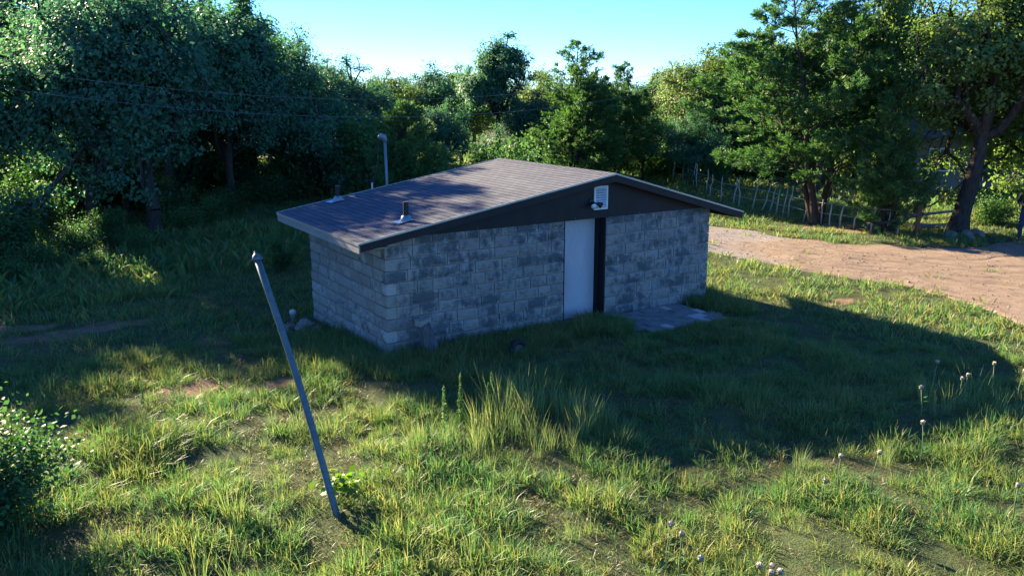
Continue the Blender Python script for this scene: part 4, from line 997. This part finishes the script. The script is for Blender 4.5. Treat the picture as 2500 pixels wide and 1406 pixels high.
# ------------------------------------------------------------------ person at the right edge
def person(x, y, face):
    e = empty('person', (x,y,gz(x,y)+.015), face, 'person in dark shirt and blue jeans at the right edge holding a small controller', 'person')
    J_ = {}; vs = []; es = []; rad = []
    def v(n_, p, r1, r2=None): J_[n_] = len(vs); vs.append(p); rad.append((r1, r2 or r1))
    # facing -Y, x to the person's left
    v('pelvis',(0,0,1.02),.165,.125); v('waist',(0,.0,1.16),.155,.12); v('chest',(0,.02,1.38),.185,.125); v('upper',(0,.03,1.52),.165,.11); v('neck',(0,.02,1.63),.062); v('head0',(0,-.01,1.70),.075,.085); v('head1',(0,-.045,1.79),.085,.10); v('head2',(0,-.05,1.87),.075,.085)
    ch = ['pelvis','waist','chest','upper','neck','head0','head1','head2']
    for a,b in zip(ch[:-1],ch[1:]): es.append((J_[a],J_[b]))
    for s, n_ in ((-1,'r'),(1,'l')):
        v('sh'+n_,(s*.205,.03,1.50),.072); v('el'+n_,(s*.275,.03,1.21),.052); v('wr'+n_,(s*.15,-.22,1.17),.034); v('pa'+n_,(s*.10,-.29,1.18),.036,.022)
        es += [(J_['upper'],J_['sh'+n_]),(J_['sh'+n_],J_['el'+n_]),(J_['el'+n_],J_['wr'+n_]),(J_['wr'+n_],J_['pa'+n_])]
        for k in range(4):
            L = [.050,.058,.055,.045][k]; v(f'f{n_}{k}a',(s*.085,-.325,1.205-.02*k),.0095); v(f'f{n_}{k}b',(s*(.085-L*.5),-.335-L*.2,1.205-.02*k),.0085); es += [(J_['pa'+n_],J_[f'f{n_}{k}a']),(J_[f'f{n_}{k}a'],J_[f'f{n_}{k}b'])]
        v('t'+n_+'a',(s*.075,-.275,1.215),.011); v('t'+n_+'b',(s*.05,-.30,1.235),.009); es += [(J_['pa'+n_],J_['t'+n_+'a']),(J_['t'+n_+'a'],J_['t'+n_+'b'])]
        v('hp'+n_,(s*.10,0,.94),.105,.11); v('kn'+n_,(s*.125,-.02,.52),.072,.078); v('an'+n_,(s*.135,.03,.10),.055); v('to'+n_,(s*.16,-.15,.05),.048,.042)
        es += [(J_['pelvis'],J_['hp'+n_]),(J_['hp'+n_],J_['kn'+n_]),(J_['kn'+n_],J_['an'+n_]),(J_['an'+n_],J_['to'+n_])]
    me = bpy.data.meshes.new('tmp_body'); me.from_pydata(vs, es, []); o = bpy.data.objects.new('tmp_body', me); COL.objects.link(o)
    sk = o.modifiers.new('skin','SKIN'); sk.use_smooth_shade = True
    sv = me.skin_vertices[0].data if len(me.skin_vertices) else None
    if sv is None:
        bpy.context.view_layer.objects.active = o; bpy.ops.mesh.customdata_skin_add(); sv = me.skin_vertices[0].data
    for i, rr2 in enumerate(rad): sv[i].radius = rr2; sv[i].use_root = (i == 0)
    ss_ = o.modifiers.new('sub','SUBSURF'); ss_.levels = 2; ss_.render_levels = 2
    dg = bpy.context.evaluated_depsgraph_get(); nm = bpy.data.meshes.new_from_object(o.evaluated_get(dg)); nm.name = 'body'; nm.materials.clear()
    for k in ('shirt','jeans','skin','boot'): nm.materials.append(M[k])
    for p in nm.polygons:
        c = p.center; p.use_smooth = True
        if c.z > 1.60 or (c.y < -.12 and c.z > 1.0 and math.hypot(c.x, c.y) > .22): p.material_index = 2
        elif c.z > 1.0 and not (c.z < 1.04 and abs(c.x) < .2): p.material_index = 0
        elif c.z > .13: p.material_index = 1
        else: p.material_index = 3
    bpy.data.objects.remove(o); body = bpy.data.objects.new('body', nm); COL.objects.link(body); body.parent = e
    MB().lathe([(.098,0),(.102,.02),(.10,.06),(.075,.10),(.03,.118),(.01,.12)], 16, Matrix.Translation((0,-.04,1.85))).add([(.09*math.sin(a)*(1.0), -.04-.09*math.cos(a)-l, 1.858-.02*l/.08) for l in (0,.085) for a in np.linspace(-1.1,1.1,9)], [(k,k+1,10+k,9+k) for k in range(8)]).build('cap', M['cap'], e)
    n_ = MB().lathe([(.004,0),(.016,.005),(.010,.03),(.006,.05)], 8, Matrix.Translation((0,-.135,1.76))); n_.build('nose', M['skin'], e)
    for s in (-1,1):
        MB().lathe([(.004,-.02),(.022,-.012),(.026,.01),(.014,.028)], 8, Matrix.Translation((s*.088,-.02,1.785))).build('ear', M['skin'], e)
        MB().lathe([(.002,-.009),(.009,-.005),(.009,.005),(.002,.009)], 8, Matrix.Translation((s*.032,-.128,1.80))).build('eye', M['dark_metal'], e)
    MB().box((-.024,-.141,1.728),(.024,-.128,1.735)).build('mouth', M['skin'], e)
    return e
px_, py_ = spot(2483, 32.0)
pf = math.atan2(py_-CAM[1], px_-CAM[0]) - math.pi/2
pe = person(px_, py_, pf); pe.scale = (1.0,1.0,1.0)
ct = bevel(MB().box((-.085,-.355,1.165),(.085,-.300,1.20)).build('remote_controller', M['dark_metal']), .008); ct.location = pe.location; ct.rotation_euler = pe.rotation_euler
tag(ct, 'small black handheld controller held by the person', 'controller')

# ------------------------------------------------------------------ grass
TUFT = []
def tuft(seed, n, h0, h1, spread, width, lean, mi, droop=.5):
    """blades of one tuft: (n,5,3) corner points, tone per blade, material slot"""
    r = np.random.default_rng(seed); w = r.uniform(0,6.283,n); rad = spread*np.sqrt(r.random(n)); b0 = np.c_[rad*np.cos(w), rad*np.sin(w), np.full(n,-.02)]
    ha = r.uniform(h0,h1,n); az = w + r.normal(0,.9,n); ln = np.abs(r.normal(lean,lean*.5,n)); dirh = np.c_[np.cos(az),np.sin(az),np.zeros(n)]
    az2 = r.uniform(0,6.283,n); sd = np.c_[np.cos(az2),np.sin(az2),np.zeros(n)]*(width*r.uniform(.6,1.3,n))[:,None]*.5
    L = []
    for t, k in ((0,.8),(.55,1.0),(1.0,0)):
        z = ha*(t - droop*ln*t*t*.5); c = b0 + dirh*(ha*ln*t**1.7)[:,None]; c[:,2] = -.02 + np.maximum(z,.01)
        L += [c-sd*k, c+sd*k] if k else [c]
    TUFT.append((np.stack(L,1), r.random(n), mi))
for k in range(5): tuft(200+k, 20, .05,.14, .17,.0105, .80, 0)          # 0-4 short turf
for k in range(5): tuft(210+k, 24, .12,.29, .12,.0095, .62, 0, .7)      # 5-9 clumps
for k in range(4): tuft(220+k, 34, .30,.85, .15,.008, .26, 1, .4)      # 10-13 bunch grass
for k in range(3): tuft(230+k, 20, .04,.13, .17,.011, .95, 2)          # 14-16 thatch
for k in range(2): tuft(240+k, 3, .30,.60, .14,.009, .40, 2, .3)       # 17-18 seed stalks
for k in range(3): tuft(250+k, 12, .12,.34, .50,.055, .55, 0, .6)
for k in range(4): tuft(260+k, 15, .10,.26, .20,.019, .65, 0, .6)      # 22-25 middle distance      # 19-21 coarse far grass
TURF, CLUMP, BUNCH, DEAD, STALK, FAR, MIDD = (0,5), (5,5), (10,4), (14,3), (17,2), (19,3), (22,4)
pr_ = np.random.default_rng(99)
def scatter(n, x0, x1, y0, y1): return pr_.uniform(x0,x1,n), pr_.uniform(y0,y1,n)
pts, kinds, scl = [], [], []
def emit(x, y, kind, s): pts.append(np.c_[x,y]); kinds.append(kind); scl.append(s)
def keep(x, y):
    ok = shed_dist(x,y) > .03; ok &= ~((x>5.0)&(x<7.15)&(y>-1.42)&(y<.05)); return ok
# near and middle ground
def pickk(kk, n): return kk[0] + (pr_.random(n)*kk[1]).astype(int)
for n, (x0,x1,y0,y1), dmin, dmax, lod in ((14000,(-13,16,-13,6),6.6,17.5,0),(11500,(-16,34,-12,26),17.5,39,1),(4500,(-26,45,-14,45),39,70,2)):
    x, y = scatter(n*9, x0,x1,y0,y1); d = np.hypot(x-CAM[0], y-CAM[1]); ang = np.abs((np.arctan2(x-CAM[0], y-CAM[1]) - YAW + math.pi)%(2*math.pi)-math.pi)
    k = (d>dmin)&(d<dmax)&(ang<math.radians(35.5))&keep(x,y); x, y = x[k], y[k]
    rd = road_dist(x,y); k = (rd > -.02) | ((rd > -.9)&(pr_.random(len(x)) < .05*np.exp(rd*2.5))) | (pr_.random(len(x)) < .004); x, y = x[k], y[k]
    bm = bare_mask(x,y); pat = vnoise(x,y,.75)*.6 + vnoise(x+50,y,.28)*.4; k = (pr_.random(len(x)) > bm*.95) & (pat > (.22 if lod == 0 else .18)); x, y, pat = x[k], y[k], pat[k]
    x, y, pat = x[:n], y[:n], pat[:n]; m_n = len(x); u = pr_.random(m_n); big = vnoise(x+9,y+3,2.2)
    if lod == 2: kind = pickk(FAR, m_n); s = pr_.uniform(.7,1.5,m_n)
    else:
        cl = sstep(.42,.62,pat); tk = MIDD if lod else TURF; ck = MIDD if lod else CLUMP; kind = np.where(u < .62 - .40*cl, pickk(tk,m_n), pickk(ck,m_n)); kind = np.where((u > .90) | (pat < .36)&(u > .35), pickk(DEAD,m_n), kind); kind = np.where(u > .993, pickk(STALK,m_n), kind)
        s = pr_.uniform(.7,1.25,m_n)*(.55+.50*np.clip((pat-.25)*1.9,0,1))*(.78+.44*big)*(1.12 if lod else 1.0)
        s *= 1 + .1*np.exp(-shed_dist(x,y)/.8) - .45*np.exp(-(np.hypot((x-6.1)/1.5,(y+1.3)/1.0))**2)
    emit(x,y,kind,s)
# thicker herbage along the walls and beside the pad
def patch(n, cx, cy, rx, ry, kinds_, s0, s1):
    w = pr_.uniform(0,6.283,n); q = np.sqrt(pr_.random(n)); x = cx+rx*q*np.cos(w); y = cy+ry*q*np.sin(w); k = keep(x,y); x,y = x[k],y[k]
    emit(x,y,pr_.choice(kinds_,len(x)),pr_.uniform(s0,s1,len(x)))
patch(380,2.6,-.6,2.2,.5,[5,6,7,8,9],.7,1.25); patch(240,4.45,-.7,.6,.6,[5,6,7,8,9],.8,1.4); patch(120,7.9,-.6,.55,.9,[5,6,7,8,9],.8,1.4); patch(140,6.0,-1.85,1.3,.25,[5,6,7,8,9],.5,.8)
patch(260,-.7,1.0,.5,1.6,[5,6,7,8,9],.7,1.2); patch(140,-.8,-.3,.7,.5,[5,6,7,8,9],.7,1.1); patch(120,8.5,1.5,.4,1.6,[5,6,7,8,9],.8,1.3)
# tall bunch grass
for cx,cy,n,s in ((.30,-4.05,7,1.1),(.10,-4.5,6,.95),(.95,-4.45,6,.95),(.70,-4.8,6,.8),(1.25,-4.9,5,.75),(-.30,-4.35,6,.85),(-.20,-4.95,6,.7),(-.95,-4.15,5,.75),(-.75,-4.75,5,.65),(.35,-5.2,6,.65),(-1.35,-4.5,2,.5),(-.2,-5.5,3,.55),(-.9,-5.3,2,.5),(.9,-5.4,3,.6),(-2.1,-2.7,2,.7),(-2.7,-2.3,2,.55),(-1.6,-2.5,1,.7),(5.9,-7.35,5,.8),(6.4,-7.6,4,.6),(5.6,-7.6,3,.5),(-4.0,-5.2,3,.7),(-4.5,-5.9,3,.7),(-3.4,-4.6,2,.5),(-1.0,-7.2,3,.45),(1.6,-6.3,3,.5),(2.4,-7.3,3,.45),(3.3,-8.0,3,.5),(1.0,-8.4,3,.4),(-2.3,-6.7,3,.45),(-5.2,-4.6,3,.5),(.2,-6.6,3,.4)):
    x = cx+pr_.normal(0,.22,n); y = cy+pr_.normal(0,.22,n); emit(x,y,pickk(BUNCH,n),s*pr_.uniform(.6,1.2,n))
# tall herbage at the edge of the left wood
for n,(c0,c1),(d0,d1),s0,s1 in ((900,(-80,700),(24.5,31),.9,1.9),(500,(-80,420),(21.5,25),.8,1.4)):
    cc = pr_.uniform(c0,c1,n); dd = pr_.uniform(d0,d1,n); q = np.array([spot(a,b) for a,b in zip(cc,dd)]); emit(q[:,0],q[:,1],pr_.choice([5,6,7,8,19,20],n),pr_.uniform(s0,s1,n))
XY = np.concatenate(pts); KD = np.concatenate(kinds).astype(np.int32); SC = np.concatenate(scl).astype(np.float32)
Zg = gh(XY[:,0], XY[:,1])
VV, TT, MI = [], [], []
for kd, (tm, tone, mi) in enumerate(TUFT):
    ix = np.nonzero(KD == kd)[0]; n = len(ix)
    if not n: continue
    w = pr_.uniform(0,6.283,n); c, q = np.cos(w)*SC[ix], np.sin(w)*SC[ix]; nb = len(tm); Q = np.empty((n,nb,5,3), np.float32)
    Q[...,0] = c[:,None,None]*tm[None,...,0] - q[:,None,None]*tm[None,...,1] + XY[ix,0][:,None,None]
    Q[...,1] = q[:,None,None]*tm[None,...,0] + c[:,None,None]*tm[None,...,1] + XY[ix,1][:,None,None]
    Q[...,2] = SC[ix][:,None,None]*tm[None,...,2] + Zg[ix][:,None,None]
    VV.append(Q.reshape(-1,3)); TT.append(np.repeat(np.tile(tone,n),5)); MI.append(np.full(n*nb*2, mi, np.int32))
VV = np.concatenate(VV); TT = np.concatenate(TT).astype(np.float32); MI = np.concatenate(MI); nb = len(VV)//5
gm = bpy.data.meshes.new('grass'); gm.vertices.add(len(VV)); gm.vertices.foreach_set('co', VV.ravel())
lp = (np.arange(nb, dtype=np.int32)[:,None]*5 + np.array([0,1,3,2,2,3,4], np.int32)[None]).ravel(); gm.loops.add(len(lp)); gm.loops.foreach_set('vertex_index', lp)
gm.polygons.add(nb*2); gm.polygons.foreach_set('loop_start', (np.arange(nb, dtype=np.int32)[:,None]*7 + np.array([0,4], np.int32)).ravel()); gm.polygons.foreach_set('loop_total', np.tile(np.array([4,3], np.int32), nb))
gm.polygons.foreach_set('material_index', MI); a = gm.attributes.new('tone','FLOAT','POINT'); a.data.foreach_set('value', TT)
for k in ('grass','grass_tall','thatch'): gm.materials.append(M[k])
gm.update(calc_edges=True)
go = bpy.data.objects.new('grass', gm); COL.objects.link(go)
tag(go, 'rough green and straw coloured grass covering the ground round the shed', 'grass', kind='stuff')
